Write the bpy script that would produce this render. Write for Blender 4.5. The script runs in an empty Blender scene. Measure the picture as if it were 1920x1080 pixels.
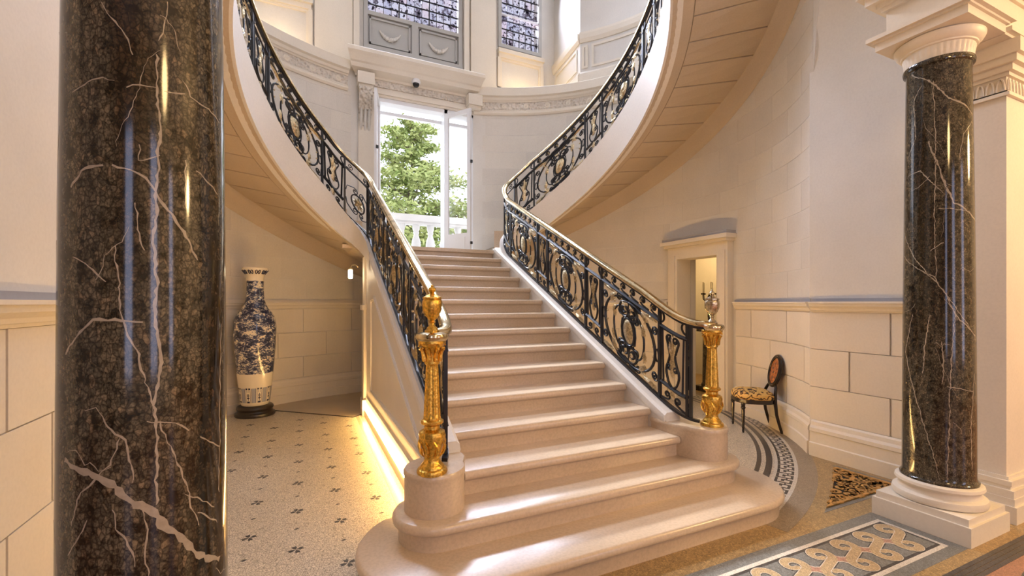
import bpy, math, random
from mathutils import Vector
random.seed(7)
SC = bpy.context.scene
COL = SC.collection
PI = math.pi
R = math.radians

# ------------------------------------------------------------------ camera
cam_d = bpy.data.cameras.new('camera')
cam_d.sensor_width = 36.0
cam_d.lens = 36.0 * 846.53 / 1920.0
cam_d.shift_y = 27.54 / 1920.0
cam_d.clip_start = 0.05
cam_d.clip_end = 300
cam = bpy.data.objects.new('camera', cam_d)
COL.objects.link(cam)
cam.location = (0, 0, 1.563)
cam.rotation_euler = (R(90), 0, -0.43358)
SC.camera = cam

# ------------------------------------------------------------------ light
SC.view_settings.view_transform = 'Standard'
SC.view_settings.look = 'None'
SC.view_settings.gamma = 1.0
SC.view_settings.exposure = 0.2
SC.view_settings.use_curve_mapping = False
world = bpy.data.worlds.new('overcast_sky')
SC.world = world
world.use_nodes = True
bg = world.node_tree.nodes['Background']
bg.inputs[0].default_value = (0.82, 0.87, 1.0, 1)
bg.inputs[1].default_value = 3.0


sun_d = bpy.data.lights.new('garden_sun', 'SUN')
sun_d.energy = 8.5
sun_d.angle = R(10)
sun_d.color = (0.92, 0.93, 1.0)
sun = bpy.data.objects.new('garden_sun', sun_d)
COL.objects.link(sun)
sun.rotation_euler = Vector((0.03, -0.809, -0.588)).to_track_quat('-Z', 'Y').to_euler()


def area(name, loc, rot, sx, sy, power, color, spread=180):
    d = bpy.data.lights.new(name, 'AREA')
    d.shape = 'RECTANGLE'
    d.size = sx
    d.size_y = sy
    d.energy = power
    d.color = color
    d.spread = R(spread)
    o = bpy.data.objects.new(name, d)
    COL.objects.link(o)
    o.location = loc
    o.rotation_euler = rot
    return o


def point(name, loc, power, color, rad=0.05):
    d = bpy.data.lights.new(name, 'POINT')
    d.energy = power
    d.color = color
    d.shadow_soft_size = rad
    o = bpy.data.objects.new(name, d)
    COL.objects.link(o)
    o.location = loc
    return o


WARM = (1.0, 0.66, 0.30)
WARM2 = (1.0, 0.66, 0.29)
COOL = (0.60, 0.68, 1.0)
# unseen area lights added behind the viewpoint as cool front fill
for wx in (-1.6, 1.9, 5.4):
    area('hall_cool_fill', (wx, -4.4, 2.3), (R(90), 0, 0), 1.0, 3.2, 38, COOL)
# daylight of the tall leaded windows over the garden door (their part above the picture)
for wx, ww in ((-0.38, 0.85), (1.915, 1.65), (4.12, 0.85)):
    area('leaded_window_daylight', (wx, 8.40, 8.05), (R(-68), 0, 0), ww, 1.5, 150 * ww, (0.72, 0.79, 1.0), 130)
# unseen warm lamps added in the front hall to yellow the stone
point('hall_warm_fill', (6.6, -1.0, 3.4), 330, WARM2, 0.25)
point('hall_warm_fill', (1.9, -1.6, 3.7), 105, WARM2, 0.25)

# ------------------------------------------------------------------ mesh tools


class MB:
    def __init__(s):
        s.v = []
        s.f = []

    def add(s, vs, fs):
        n = len(s.v)
        s.v += [tuple(p) for p in vs]
        s.f += [tuple(i + n for i in f) for f in fs]
        return s

    def box(s, x0, x1, y0, y1, z0, z1):
        return s.add([(x0, y0, z0), (x1, y0, z0), (x1, y1, z0), (x0, y1, z0), (x0, y0, z1), (x1, y0, z1), (x1, y1, z1), (x0, y1, z1)],
                     [(3, 2, 1, 0), (4, 5, 6, 7), (0, 1, 5, 4), (1, 2, 6, 5), (2, 3, 7, 6), (3, 0, 4, 7)])

    def loft(s, secs, ring=True, closed=False, cap=True):
        n = len(secs[0])
        m = len(secs)
        vs = [p for q in secs for p in q]
        fs = []
        for i in range(m if closed else m - 1):
            a = i * n
            b = ((i + 1) % m) * n
            for j in range(n if ring else n - 1):
                k = (j + 1) % n
                fs.append((a + j, a + k, b + k, b + j))
        if cap and ring and not closed:
            fs.append(tuple(range(n - 1, -1, -1)))
            fs.append(tuple((m - 1) * n + j for j in range(n)))
        return s.add(vs, fs)

    def lathe(s, prof, n=32, c=(0, 0), fn=None):
        secs = []
        for (r, z) in prof:
            row = []
            for i in range(n):
                a = 2 * PI * i / n
                rr = r if fn is None else fn(r, z, a)
                row.append((c[0] + rr * math.cos(a), c[1] + rr * math.sin(a), z))
            secs.append(row)
        return s.loft(secs)

    def prism(s, poly, z0, z1):
        return s.loft([[(x, y, z0) for x, y in poly], [(x, y, z1) for x, y in poly]])

    def tube(s, pts, r, n=6, cap=True, closed=False, sq=1.0):
        P = [Vector(p) for p in pts]
        m = len(P)
        secs = []
        up = Vector((0, 0, 1))
        prevn = None
        for i in range(m):
            t = (P[(i + 1) % m] - P[i - 1]) if closed else (P[min(i + 1, m - 1)] - P[max(i - 1, 0)])
            if t.length < 1e-9:
                t = Vector((0, 0, 1))
            t.normalize()
            if prevn is None:
                ref = up if abs(t.z) < 0.9 else Vector((1, 0, 0))
                nn = ref - t * ref.dot(t)
            else:
                nn = prevn - t * prevn.dot(t)
                if nn.length < 1e-6:
                    nn = up - t * up.dot(t)
            nn.normalize()
            prevn = nn
            bb = t.cross(nn)
            rr = r[i] if isinstance(r, (list, tuple)) else r
            secs.append([tuple(P[i] + nn * (rr * math.cos(2 * PI * k / n)) + bb * (rr * sq * math.sin(2 * PI * k / n))) for k in range(n)])
        return s.loft(secs, closed=closed, cap=cap)

    def bar(s, p, q, w, h=None):
        """square bar from p to q"""
        return s.tube([p, q], w * 0.7071, 4)

    def build(s, name, mat, parent=None, smooth=False, angle=40):
        me = bpy.data.meshes.new(name)
        off = parent_loc(parent)
        me.from_pydata([(x - off[0], y - off[1], z - off[2]) for x, y, z in s.v], [], s.f)
        me.update()
        o = bpy.data.objects.new(name, me)
        COL.objects.link(o)
        if mat is not None:
            me.materials.append(mat)
        if parent is not None:
            o.parent = parent
        if smooth:
            me.shade_smooth()
            me.set_sharp_from_angle(angle=R(angle))
        return o


def parent_loc(p):
    off = [0, 0, 0]
    while p is not None:
        off = [off[i] + p.location[i] for i in range(3)]
        p = p.parent
    return off


def tag(o, label=None, cat=None, group=None, kind=None):
    if label:
        o['label'] = label
    if cat:
        o['category'] = cat
    if group:
        o['group'] = group
    if kind:
        o['kind'] = kind
    return o


def thing(name, loc, label, cat, group=None):
    o = bpy.data.objects.new(name, None)
    COL.objects.link(o)
    o.location = loc
    o.empty_display_size = 0.1
    return tag(o, label, cat, group)


def struct(o, label, cat):
    return tag(o, label, cat, kind='structure')


def copyobj(o, parent, loc=None, rotz=None):
    c = o.copy()
    COL.objects.link(c)
    c.parent = parent
    if loc is not None:
        c.location = loc
    if rotz is not None:
        c.rotation_euler = (0, 0, rotz)
    return c


# ------------------------------------------------------------------ materials


def newmat(name):
    m = bpy.data.materials.new(name)
    m.use_nodes = True
    nt = m.node_tree
    b = nt.nodes['Principled BSDF']
    return m, nt, b


def N(nt, t, **kw):
    n = nt.nodes.new(t)
    for k, v in kw.items():
        setattr(n, k, v)
    return n


def coords(nt, scale=(1, 1, 1), obj=False):
    if obj:
        tc = N(nt, 'ShaderNodeTexCoord')
        src = tc.outputs['Object']
    else:
        g = N(nt, 'ShaderNodeNewGeometry')
        src = g.outputs['Position']
    mp = N(nt, 'ShaderNodeMapping')
    mp.inputs['Scale'].default_value = scale
    nt.links.new(src, mp.inputs['Vector'])
    return mp.outputs[0]


def ramp(nt, fac, stops, interp='LINEAR'):
    r = N(nt, 'ShaderNodeValToRGB')
    r.color_ramp.interpolation = interp
    el = r.color_ramp.elements
    while len(el) < len(stops):
        el.new(0.5)
    for e, (p, c) in zip(el, stops):
        e.position = p
        e.color = (*c, 1)
    nt.links.new(fac, r.inputs[0])
    return r.outputs[0]


def noise(nt, vec, scale, detail=4, rough=0.55):
    n = N(nt, 'ShaderNodeTexNoise')
    n.inputs['Scale'].default_value = scale
    n.inputs['Detail'].default_value = detail
    n.inputs['Roughness'].default_value = rough
    nt.links.new(vec, n.inputs['Vector'])
    return n.outputs[0]


def voro(nt, vec, scale, feature='F1', out='Distance'):
    n = N(nt, 'ShaderNodeTexVoronoi', feature=feature)
    n.inputs['Scale'].default_value = scale
    nt.links.new(vec, n.inputs['Vector'])
    return n.outputs[out]


def mix(nt, fac, a, b, mode='MIX'):
    m = N(nt, 'ShaderNodeMix', data_type='RGBA', blend_type=mode)
    for i, v in ((0, fac), (6, a), (7, b)):
        if isinstance(v, (int, float)):
            m.inputs[i].default_value = v
        elif isinstance(v, tuple):
            m.inputs[i].default_value = (*v, 1)
        else:
            nt.links.new(v, m.inputs[i])
    return m.outputs[2]


def bump(nt, b, h, strength=0.2, dist=0.01):
    n = N(nt, 'ShaderNodeBump')
    n.inputs['Strength'].default_value = strength
    n.inputs['Distance'].default_value = dist
    nt.links.new(h, n.inputs['Height'])
    nt.links.new(n.outputs[0], b.inputs['Normal'])


def scl(c, k):
    return tuple(min(1, x * k) for x in c)


def stone(name, col, rough=0.6, var=0.08, speck=0.05, bs=0.15, rnd=0.0):
    m, nt, b = newmat(name)
    v = coords(nt)
    n1 = noise(nt, v, 1.6, 5)
    c = ramp(nt, n1, [(0.25, scl(col, 1 - var)), (0.75, scl(col, 1 + var))])
    n2 = noise(nt, v, 55, 3)
    c = mix(nt, speck, c, ramp(nt, n2, [(0.35, scl(col, 0.45)), (0.6, scl(col, 1.15))]))
    if rnd:
        oi = N(nt, 'ShaderNodeObjectInfo')
        c = mix(nt, 1.0, c, ramp(nt, oi.outputs['Random'], [(0, (1 - rnd, 1 - rnd, 1 - rnd * 0.8)), (1, (1, 1, 1))]), 'MULTIPLY')
    nt.links.new(c, b.inputs['Base Color'])
    b.inputs['Roughness'].default_value = rough
    bump(nt, b, n2, bs, 0.004)
    return m


M = {}
M['wall'] = stone('limestone_wall', (0.69, 0.655, 0.60), 0.7, 0.07, 0.06)
M['block'] = stone('limestone_block', (0.74, 0.665, 0.55), 0.65, 0.06, 0.06, rnd=0.07)
M['ashlar'] = stone('limestone_ashlar', (0.70, 0.655, 0.58), 0.7, 0.06, 0.08, rnd=0.09)
M['joint'] = stone('joint_mortar', (0.34, 0.27, 0.19), 0.85)
M['trim'] = stone('limestone_moulding', (0.76, 0.69, 0.58), 0.55, 0.05, 0.05)
M['soffit'] = stone('limestone_soffit_shaded', (0.54, 0.44, 0.325), 0.7, 0.07, 0.08, rnd=0.05)  # same limestone, darkened to paint the shade under the flights
M['step'] = stone('polished_step_stone', (0.60, 0.465, 0.325), 0.26, 0.10, 0.16, 0.08)
M['step'].node_tree.nodes['Principled BSDF'].inputs['Coat Weight'].default_value = 0.7
M['step'].node_tree.nodes['Principled BSDF'].inputs['Coat Roughness'].default_value = 0.28
M['string'] = stone('string_stone', (0.74, 0.69, 0.62), 0.5, 0.06, 0.07)
M['slate'] = stone('slate_strip', (0.36, 0.355, 0.38), 0.6)
M['colstone'] = stone('column_base_stone', (0.76, 0.69, 0.57), 0.45, 0.05, 0.05)
M['carved'] = stone('carved_stone', (0.70, 0.63, 0.54), 0.75, 0.1, 0.1, 0.9)
nt = M['carved'].node_tree
bump(nt, nt.nodes['Principled BSDF'], voro(nt, coords(nt), 22, 'SMOOTH_F1'), 1.0, 0.06)
M['graypaint'] = stone('grey_painted_wood', (0.44, 0.43, 0.40), 0.45, 0.03, 0.02)
M['garland'] = stone('garland_plaster', (0.66, 0.63, 0.58), 0.6)
M['whitepaint'] = stone('white_painted_wood', (0.80, 0.81, 0.83), 0.35, 0.02, 0.02, 0.03)


def simple(name, col, rough=0.5, metal=0.0, bumps=0, bstr=0.3, spec=0.5):
    m, nt, b = newmat(name)
    b.inputs['Base Color'].default_value = (*col, 1)
    b.inputs['Roughness'].default_value = rough
    b.inputs['Metallic'].default_value = metal
    b.inputs['Specular IOR Level'].default_value = spec
    if bumps:
        v = coords(nt)
        h = noise(nt, v, bumps, 3)
        bump(nt, b, h, bstr, 0.01)
        if metal > 0.5:
            c = ramp(nt, h, [(0.3, scl(col, 0.55)), (0.62, scl(col, 1.15))])
            nt.links.new(c, b.inputs['Base Color'])
    return m


M['iron'] = simple('black_wrought_iron', (0.012, 0.013, 0.017), 0.32)
M['gold'] = simple('gilt_bronze', (0.78, 0.47, 0.09), 0.30, 1.0, 70, 0.35)
M['leafgold'] = simple('aged_gilt_leaf', (0.62, 0.51, 0.32), 0.28, 1.0, 60, 0.5)
M['brass'] = simple('polished_brass', (0.74, 0.60, 0.36), 0.16, 1.0, 9, 0.03)
M['silvergilt'] = simple('silvered_brass', (0.62, 0.52, 0.36), 0.20, 1.0, 60, 0.3)
M['candle'] = simple('candle_wax', (0.85, 0.82, 0.72), 0.5)
M['ebony'] = simple('ebonised_wood', (0.018, 0.012, 0.009), 0.22)
M['plinthwood'] = simple('dark_carved_wood', (0.022, 0.016, 0.012), 0.3)
M['blackmetal'] = simple('black_plastic', (0.01, 0.01, 0.012), 0.2)
M['white'] = simple('white_plastic', (0.8, 0.8, 0.8), 0.4)
M['lead'] = simple('window_lead', (0.03, 0.03, 0.035), 0.5)
M['outstone'] = stone('exterior_stone', (0.66, 0.65, 0.63), 0.8)
M['bark'] = stone('tree_bark', (0.16, 0.12, 0.09), 0.9)
M['ground'] = stone('garden_gravel', (0.62, 0.60, 0.55), 0.9)


def leafmat(name, c1, c2):
    m, nt, b = newmat(name)
    n = noise(nt, coords(nt), 1.6, 3)
    c = ramp(nt, n, [(0.3, c1), (0.7, c2)])
    nt.links.new(c, b.inputs['Base Color'])
    b.inputs['Roughness'].default_value = 0.7
    b.inputs['Specular IOR Level'].default_value = 0.2
    return m


M['needles'] = leafmat('cedar_needles', (0.15, 0.21, 0.05), (0.44, 0.46, 0.19))
M['needles2'] = leafmat('pale_shrub_leaves', (0.22, 0.30, 0.10), (0.40, 0.44, 0.22))

# dark pebbled marble of the columns
m, nt, b = newmat('dark_breccia_marble')
v = coords(nt, (1, 1, 0.55))
vd = N(nt, 'ShaderNodeVectorMath', operation='ADD')
nz = N(nt, 'ShaderNodeTexNoise')
nz.inputs['Scale'].default_value = 14
nt.links.new(v, nz.inputs['Vector'])
sc_ = N(nt, 'ShaderNodeVectorMath', operation='SCALE')
sc_.inputs['Scale'].default_value = 0.04
nt.links.new(nz.outputs['Color'], sc_.inputs[0])
nt.links.new(v, vd.inputs[0])
nt.links.new(sc_.outputs[0], vd.inputs[1])
cellc = voro(nt, vd.outputs[0], 95, 'F1', 'Color')
cellb = N(nt, 'ShaderNodeRGBToBW')
nt.links.new(cellc, cellb.inputs[0])
cc = ramp(nt, cellb.outputs[0], [(0.1, (0.055, 0.050, 0.038)), (0.45, (0.095, 0.083, 0.060)), (0.75, (0.135, 0.114, 0.080)), (0.95, (0.19, 0.145, 0.095))])
edge = voro(nt, vd.outputs[0], 95, 'DISTANCE_TO_EDGE')
ef = ramp(nt, edge, [(0.01, (0.35, 0.35, 0.35)), (0.16, (1, 1, 1))])
cc = mix(nt, 1.0, cc, ef, 'MULTIPLY')
fn_ = noise(nt, coords(nt), 150, 3, 0.7)
cc = mix(nt, 0.85, cc, ramp(nt, fn_, [(0.33, (0.25, 0.25, 0.25)), (0.66, (1.7, 1.65, 1.5))]), 'MULTIPLY')
dk = noise(nt, coords(nt, (1, 1, 0.8)), 30, 4, 0.65)
cc = mix(nt, 1.0, cc, ramp(nt, dk, [(0.38, (0.22, 0.20, 0.18)), (0.50, (1, 1, 1))]), 'MULTIPLY')
bandv = coords(nt, (1, 1, 0.07))
bn = noise(nt, bandv, 7, 3)
bf = ramp(nt, bn, [(0.36, (0.35, 0.28, 0.24)), (0.46, (1, 1, 1))])
cc = mix(nt, 1.0, cc, bf, 'MULTIPLY')
nt.links.new(cc, b.inputs['Base Color'])
b.inputs['Roughness'].default_value = 0.10
M['marble'] = m
M['vein'] = stone('calcite_vein', (0.38, 0.325, 0.25), 0.15, 0.25, 0.25, 0.02)

# mosaics


def mosaic(name, col, scale=95, grout=0.55, var=0.12, rough=0.30):
    m, nt, b = newmat(name)
    v = coords(nt)
    e = voro(nt, v, scale, 'DISTANCE_TO_EDGE')
    cl = voro(nt, v, scale, 'F1', 'Color')
    bw = N(nt, 'ShaderNodeRGBToBW')
    nt.links.new(cl, bw.inputs[0])
    c = ramp(nt, bw.outputs[0], [(0.2, scl(col, 1 - var)), (0.8, scl(col, 1 + var))])
    g = ramp(nt, e, [(0.03, (grout, grout * 0.96, grout * 0.9)), (0.13, (1, 1, 1))])
    c = mix(nt, 1.0, c, g, 'MULTIPLY')
    n = noise(nt, v, 0.8, 3)
    c = mix(nt, 1.0, c, ramp(nt, n, [(0.3, (0.9, 0.89, 0.87)), (0.7, (1.05, 1.05, 1.05))]), 'MULTIPLY')
    nt.links.new(c, b.inputs['Base Color'])
    b.inputs['Roughness'].default_value = rough
    return m


M['m_ochre'] = mosaic('ochre_mosaic', (0.42, 0.28, 0.12), 85, 0.6, 0.22)
M['m_cream'] = mosaic('cream_mosaic', (0.70, 0.61, 0.47), 75, 0.42, 0.10)
M['m_dark'] = mosaic('charcoal_mosaic', (0.075, 0.068, 0.062), 110, 0.5, 0.3)
M['m_white'] = mosaic('white_mosaic', (0.68, 0.62, 0.52), 110, 0.7, 0.08)
M['m_grey'] = mosaic('blue_grey_mosaic', (0.21, 0.21, 0.19), 110, 0.6, 0.2)
M['m_tan'] = mosaic('tan_mosaic', (0.52, 0.38, 0.21), 110, 0.6, 0.15)
M['m_taupe'] = mosaic('taupe_mosaic', (0.33, 0.26, 0.18), 110, 0.6, 0.15)
M['m_red'] = mosaic('terracotta_mosaic', (0.42, 0.20, 0.11), 110, 0.6, 0.2)
M['m_rose'] = mosaic('rose_mosaic', (0.47, 0.26, 0.18), 110, 0.6, 0.15)
M['slab'] = stone('plain_floor_slab', (0.52, 0.43, 0.31), 0.45, 0.1)
M['brassgrille'] = simple('brass_grille', (0.72, 0.46, 0.16), 0.35, 1.0, 30, 0.1)
M['void'] = simple('shaft_shade_black', (0.02, 0.017, 0.014), 0.9)

# blue and white porcelain
m, nt, b = newmat('blue_and_white_porcelain')
tc = coords(nt, (1, 1, 1), True)
sepz = N(nt, 'ShaderNodeSeparateXYZ')
nt.links.new(tc, sepz.inputs[0])
sv = coords(nt, (1, 1, 1.7), True)
n1 = noise(nt, sv, 9.0, 6, 0.75)
n2 = noise(nt, sv, 42.0, 3, 0.6)
mm = N(nt, 'ShaderNodeMath', operation='ADD')
s2 = N(nt, 'ShaderNodeMath', operation='MULTIPLY')
s2.inputs[1].default_value = 0.55
nt.links.new(n2, s2.inputs[0])
nt.links.new(n1, mm.inputs[0])
nt.links.new(s2.outputs[0], mm.inputs[1])
scene_c = ramp(nt, mm.outputs[0], [(0.64, (0.012, 0.015, 0.036)), (0.77, (0.05, 0.06, 0.12)), (0.82, (0.24, 0.25, 0.29)), (0.87, (0.72, 0.64, 0.50))])
plain = (0.78, 0.70, 0.55)
# bands: painted scene between the foot frieze and the neck
zr = N(nt, 'ShaderNodeValToRGB')
zr.color_ramp.interpolation = 'CONSTANT'
el = zr.color_ramp.elements
stops = [(0.0, 0), (0.12, 0), (0.145, 0), (0.235, 1), (0.80, 0.0)]
el[0].position = 0.0
el[0].color = (0, 0, 0, 1)
el[1].position = 0.222
el[1].color = (1, 1, 1, 1)
e = el.new(0.858)
e.color = (0, 0, 0, 1)
e = el.new(0.965)
e.color = (1, 1, 1, 1)
zs = N(nt, 'ShaderNodeMath', operation='MULTIPLY')
zs.inputs[1].default_value = 0.5
wob = N(nt, 'ShaderNodeMath', operation='ADD')
wn = N(nt, 'ShaderNodeMath', operation='MULTIPLY_ADD')
wn.inputs[1].default_value = 0.05
wn.inputs[2].default_value = -0.025
nt.links.new(noise(nt, sv, 6.0, 2), wn.inputs[0])
nt.links.new(sepz.outputs['Z'], wob.inputs[0])
nt.links.new(wn.outputs[0], wob.inputs[1])
nt.links.new(wob.outputs[0], zs.inputs[0])
nt.links.new(zs.outputs[0], zr.inputs[0])
nt.links.new(mix(nt, zr.outputs[0], plain, scene_c), b.inputs['Base Color'])
b.inputs['Roughness'].default_value = 0.12
M['porcelain'] = m
M['cobalt'] = simple('cobalt_glaze', (0.03, 0.035, 0.07), 0.15)
M['paleblue'] = simple('pale_blue_glaze', (0.33, 0.34, 0.38), 0.15)

# chair fabrics
m, nt, b = newmat('gold_scroll_tapestry')
v = coords(nt, (1, 1, 1), True)
dn = noise(nt, v, 9, 2)
wv = N(nt, 'ShaderNodeTexWave', wave_type='RINGS', rings_direction='SPHERICAL')
wv.inputs['Scale'].default_value = 7.0
wv.inputs['Distortion'].default_value = 9.0
wv.inputs['Detail'].default_value = 1.0
wv.inputs['Detail Scale'].default_value = 2.2
nt.links.new(v, wv.inputs['Vector'])
nt.links.new(ramp(nt, wv.outputs['Fac'], [(0.10, (0.03, 0.018, 0.01)), (0.22, (0.30, 0.13, 0.03)), (0.34, (0.62, 0.36, 0.09)), (0.9, (0.70, 0.45, 0.14))]), b.inputs['Base Color'])
b.inputs['Roughness'].default_value = 0.8
M['tapestry'] = m
m, nt, b = newmat('burr_walnut_veneer')
nt.links.new(ramp(nt, noise(nt, coords(nt), 26, 6, 0.7), [(0.34, (0.05, 0.016, 0.005)), (0.5, (0.34, 0.10, 0.025)), (0.66, (0.50, 0.19, 0.05))]), b.inputs['Base Color'])
b.inputs['Roughness'].default_value = 0.2
M['veneer'] = m

# glass
m, nt, b = newmat('clear_glass')
nt.nodes.remove(b)
tr = N(nt, 'ShaderNodeBsdfTransparent')
gl = N(nt, 'ShaderNodeBsdfGlossy')
gl.inputs['Roughness'].default_value = 0.02
ms = N(nt, 'ShaderNodeMixShader')
ms.inputs[0].default_value = 0.08
nt.links.new(tr.outputs[0], ms.inputs[1])
nt.links.new(gl.outputs[0], ms.inputs[2])
nt.links.new(ms.outputs[0], nt.nodes['Material Output'].inputs[0])
M['glass'] = m
m, nt, b = newmat('leaded_stained_glass')
nt.nodes.remove(b)
tr = N(nt, 'ShaderNodeBsdfTransparent')
v = coords(nt)
g1 = noise(nt, v, 5.0, 5, 0.7)
c1 = ramp(nt, g1, [(0.32, (0.05, 0.045, 0.055)), (0.40, (0.26, 0.23, 0.25)), (0.47, (0.50, 0.49, 0.51)), (0.70, (0.50, 0.45, 0.45))])
lines = noise(nt, v, 16.0, 3, 0.6)
c2 = ramp(nt, lines, [(0.38, (0.2, 0.18, 0.2)), (0.42, (1, 1, 1))])
oi = N(nt, 'ShaderNodeObjectInfo')
c3 = mix(nt, 1.0, c1, c2, 'MULTIPLY')
c3 = mix(nt, 1.0, c3, ramp(nt, oi.outputs['Random'], [(0, (0.86, 0.87, 0.92)), (0.5, (1, 1, 1)), (1, (1.0, 0.93, 0.94))]), 'MULTIPLY')
nt.links.new(c3, tr.inputs[0])
nt.links.new(tr.outputs[0], nt.nodes['Material Output'].inputs[0])
M['stained'] = m


def emis(name, col, s):
    m, nt, b = newmat(name)
    b.inputs['Base Color'].default_value = (*col, 1)
    b.inputs['Emission Color'].default_value = (*col, 1)
    b.inputs['Emission Strength'].default_value = s
    return m


M['led'] = emis('warm_led', (1.0, 0.60, 0.21), 140)
M['lampglass'] = emis('lantern_glass', (1.0, 0.80, 0.52), 30)

# ------------------------------------------------------------------ plan of the stair hall
XC, YC = 1.855, 5.1
WA, WB = 3.86, 3.34          # wall of the apse
IA, IB = 2.52, 2.0           # inner edge of the curved flights


def ell(th, off=0.0, a=WA, b=WB):
    t = R(th)
    return XC + (a - off) * math.cos(t), YC + (b - off) * math.sin(t)


def ths(a, b, step=3.0):
    n = max(1, int(math.ceil(abs(b - a) / step)))
    return [a + (b - a) * i / n for i in range(n + 1)]


def cseg(mb, t0, t1, off0, off1, z0, z1, step=3.0):
    """curved block following the apse, off = distance inward of the wall face; z may be callables"""
    f0 = z0 if callable(z0) else (lambda t: z0)
    f1 = z1 if callable(z1) else (lambda t: z1)
    secs = []
    for t in ths(t0, t1, step):
        p = ell(t, off0)
        q = ell(t, off1)
        secs.append([(*p, f0(t)), (*q, f0(t)), (*q, f1(t)), (*p, f1(t))])
    return mb.loft(secs)


def csweep(mb, t0, t1, prof, zf=None, step=3.0):
    secs = []
    for t in ths(t0, t1, step):
        dz = zf(t) if zf else 0.0
        row = []
        for (o, z) in prof:
            row.append((*ell(t, o), z + dz))
        secs.append(row)
    return mb.loft(secs)


def lsweep(mb, p, q, nrm, prof):
    """straight moulding from p to q (plan points), nrm = direction out of the wall"""
    secs = []
    for c in (p, q):
        secs.append([(c[0] + nrm[0] * o, c[1] + nrm[1] * o, z) for o, z in prof])
    return mb.loft(secs)


BASE = [(-0.02, 0.0), (0.06, 0.0), (0.06, 0.132), (0.045, 0.140), (0.045, 0.245), (0.052, 0.252), (0.05, 0.285), (0.035, 0.31), (0.03, 0.345), (0.018, 0.363), (-0.02, 0.363)]
CAP = [(-0.02, 1.468), (0.02, 1.468), (0.024, 1.482), (0.034, 1.486), (0.04, 1.505), (0.062, 1.528), (0.066, 1.552), (0.075, 1.556), (0.075, 1.574), (-0.02, 1.574)]
STRIP = [(-0.02, 1.574), (0.03, 1.574), (0.03, 1.606), (-0.02, 1.606)]

# ---- floor
mb = MB()
mb.box(-6, 11, -4.6, 8.2, -0.10, 0.0)
floor = struct(mb.build('floor', M['m_ochre']), 'ochre mosaic floor of the stair hall', 'floor')
RC = (1.855, 6.25)           # centre of the round mosaic


def annulus(name, r0, r1, z, mat, t0=-180, t1=180, parent=floor):
    mb = MB()
    secs = []
    for t in ths(t0, t1, 2.0):
        c, s = math.cos(R(t)), math.sin(R(t))
        secs.append([(RC[0] + r0 * c, RC[1] + r0 * s, 0.0), (RC[0] + r1 * c, RC[1] + r1 * s, 0.0), (RC[0] + r1 * c, RC[1] + r1 * s, z), (RC[0] + r0 * c, RC[1] + r0 * s, z)])
    mb.loft(secs)
    return mb.build(name, mat, parent)


annulus('mosaic_field', 0.02, 4.10, 0.0010, M['m_cream'], -180, 0)
annulus('mosaic_field', 0.02, 3.2, 0.0010, M['m_cream'], 0, 180)
annulus('mosaic_border', 4.235, 4.40, 0.0012, M['m_taupe'], -75, 30)
annulus('mosaic_border', 4.06, 4.25, 0.0014, M['m_white'], -75, 30)
annulus('mosaic_ring', 3.905, 3.945, 0.0020, M['m_dark'], -75, 30)
annulus('mosaic_ring', 3.985, 4.040, 0.0020, M['m_dark'], -75, 30)
# greek key: one unit, turned round the circle
ku = MB()


def kq(a0, a1, r0, r1):
    """dark tile of the key in unit coordinates: a along (0..1), r across (0..1)"""
    L = 1.75
    secs = []
    for i in range(3):
        a = R((a0 + (a1 - a0) * i / 2.0) * L)
        lo, hi = 4.085 + 0.135 * r0, 4.085 + 0.135 * r1
        secs.append([(lo * math.cos(a), lo * math.sin(a), 0.0), (hi * math.cos(a), hi * math.sin(a), 0.0), (hi * math.cos(a), hi * math.sin(a), 0.0024), (lo * math.cos(a), lo * math.sin(a), 0.0024)])
    ku.loft(secs)


kq(0.04, 0.20, 0.0, 1.0)
kq(0.20, 0.96, 0.0, 0.16)
kq(0.20, 0.80, 0.84, 1.0)
kq(0.64, 0.80, 0.36, 0.84)
kq(0.38, 0.64, 0.36, 0.54)
kq(0.80, 1.0, 0.60, 0.70)
key0 = None
for i in range(56):
    t = R(-73 + i * 1.75)
    if key0 is None:
        key0 = ku.build('key_tile', M['m_dark'], None)
        key0.parent = floor
        key0.location = (RC[0], RC[1], 0)
        key0.rotation_euler = (0, 0, t)
    else:
        copyobj(key0, floor, (RC[0], RC[1], 0), t)

# florets of the cream field (left of the stair, and a few right of it)
fm = MB()
for k in range(4):
    a = 0.30 + k * PI / 2
    ca, sa = math.cos(a), math.sin(a)
    pts = [(0.004, 0), (0.024, 0.013), (0.046, 0.012), (0.038, 0.0), (0.046, -0.012), (0.024, -0.013)]
    fm.prism([(x * ca - y * sa, x * sa + y * ca) for x, y in pts], 0.0, 0.0022)
dm = MB()
dm.prism([(-0.018, -0.002), (-0.003, -0.011), (0.018, -0.001), (0.004, 0.011)], 0.0, 0.0022)
f0 = d0 = None
for i in range(-4, 20):
    for j in range(-8, 14):
        x = -0.04 + 0.285 * i
        y = 3.744 + 0.29 * j
        if math.hypot(x - RC[0], y - RC[1]) > 3.80:
            continue
        left = -1.0 < x < 0.66
        right = 3.05 < x
        if not (left or right) or y > 6.7 or y < 2.3:
            continue
        if left and x > 0.2 and y < 2.75:
            continue
        if (i + j) % 2 == 0:
            if right:
                continue
            if f0 is None:
                f0 = fm.build('floret', M['m_dark'], None)
                f0.parent = floor
                f0.location = (x, y, 0)
            else:
                copyobj(f0, floor, (x, y, 0))
        else:
            if right and random.random() < 0.25:
                continue
            if d0 is None:
                d0 = dm.build('mosaic_dot', M['m_dark'], None)
                d0.parent = floor
                d0.location = (x, y, 0)
            else:
                copyobj(d0, floor, (x, y, 0))
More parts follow.
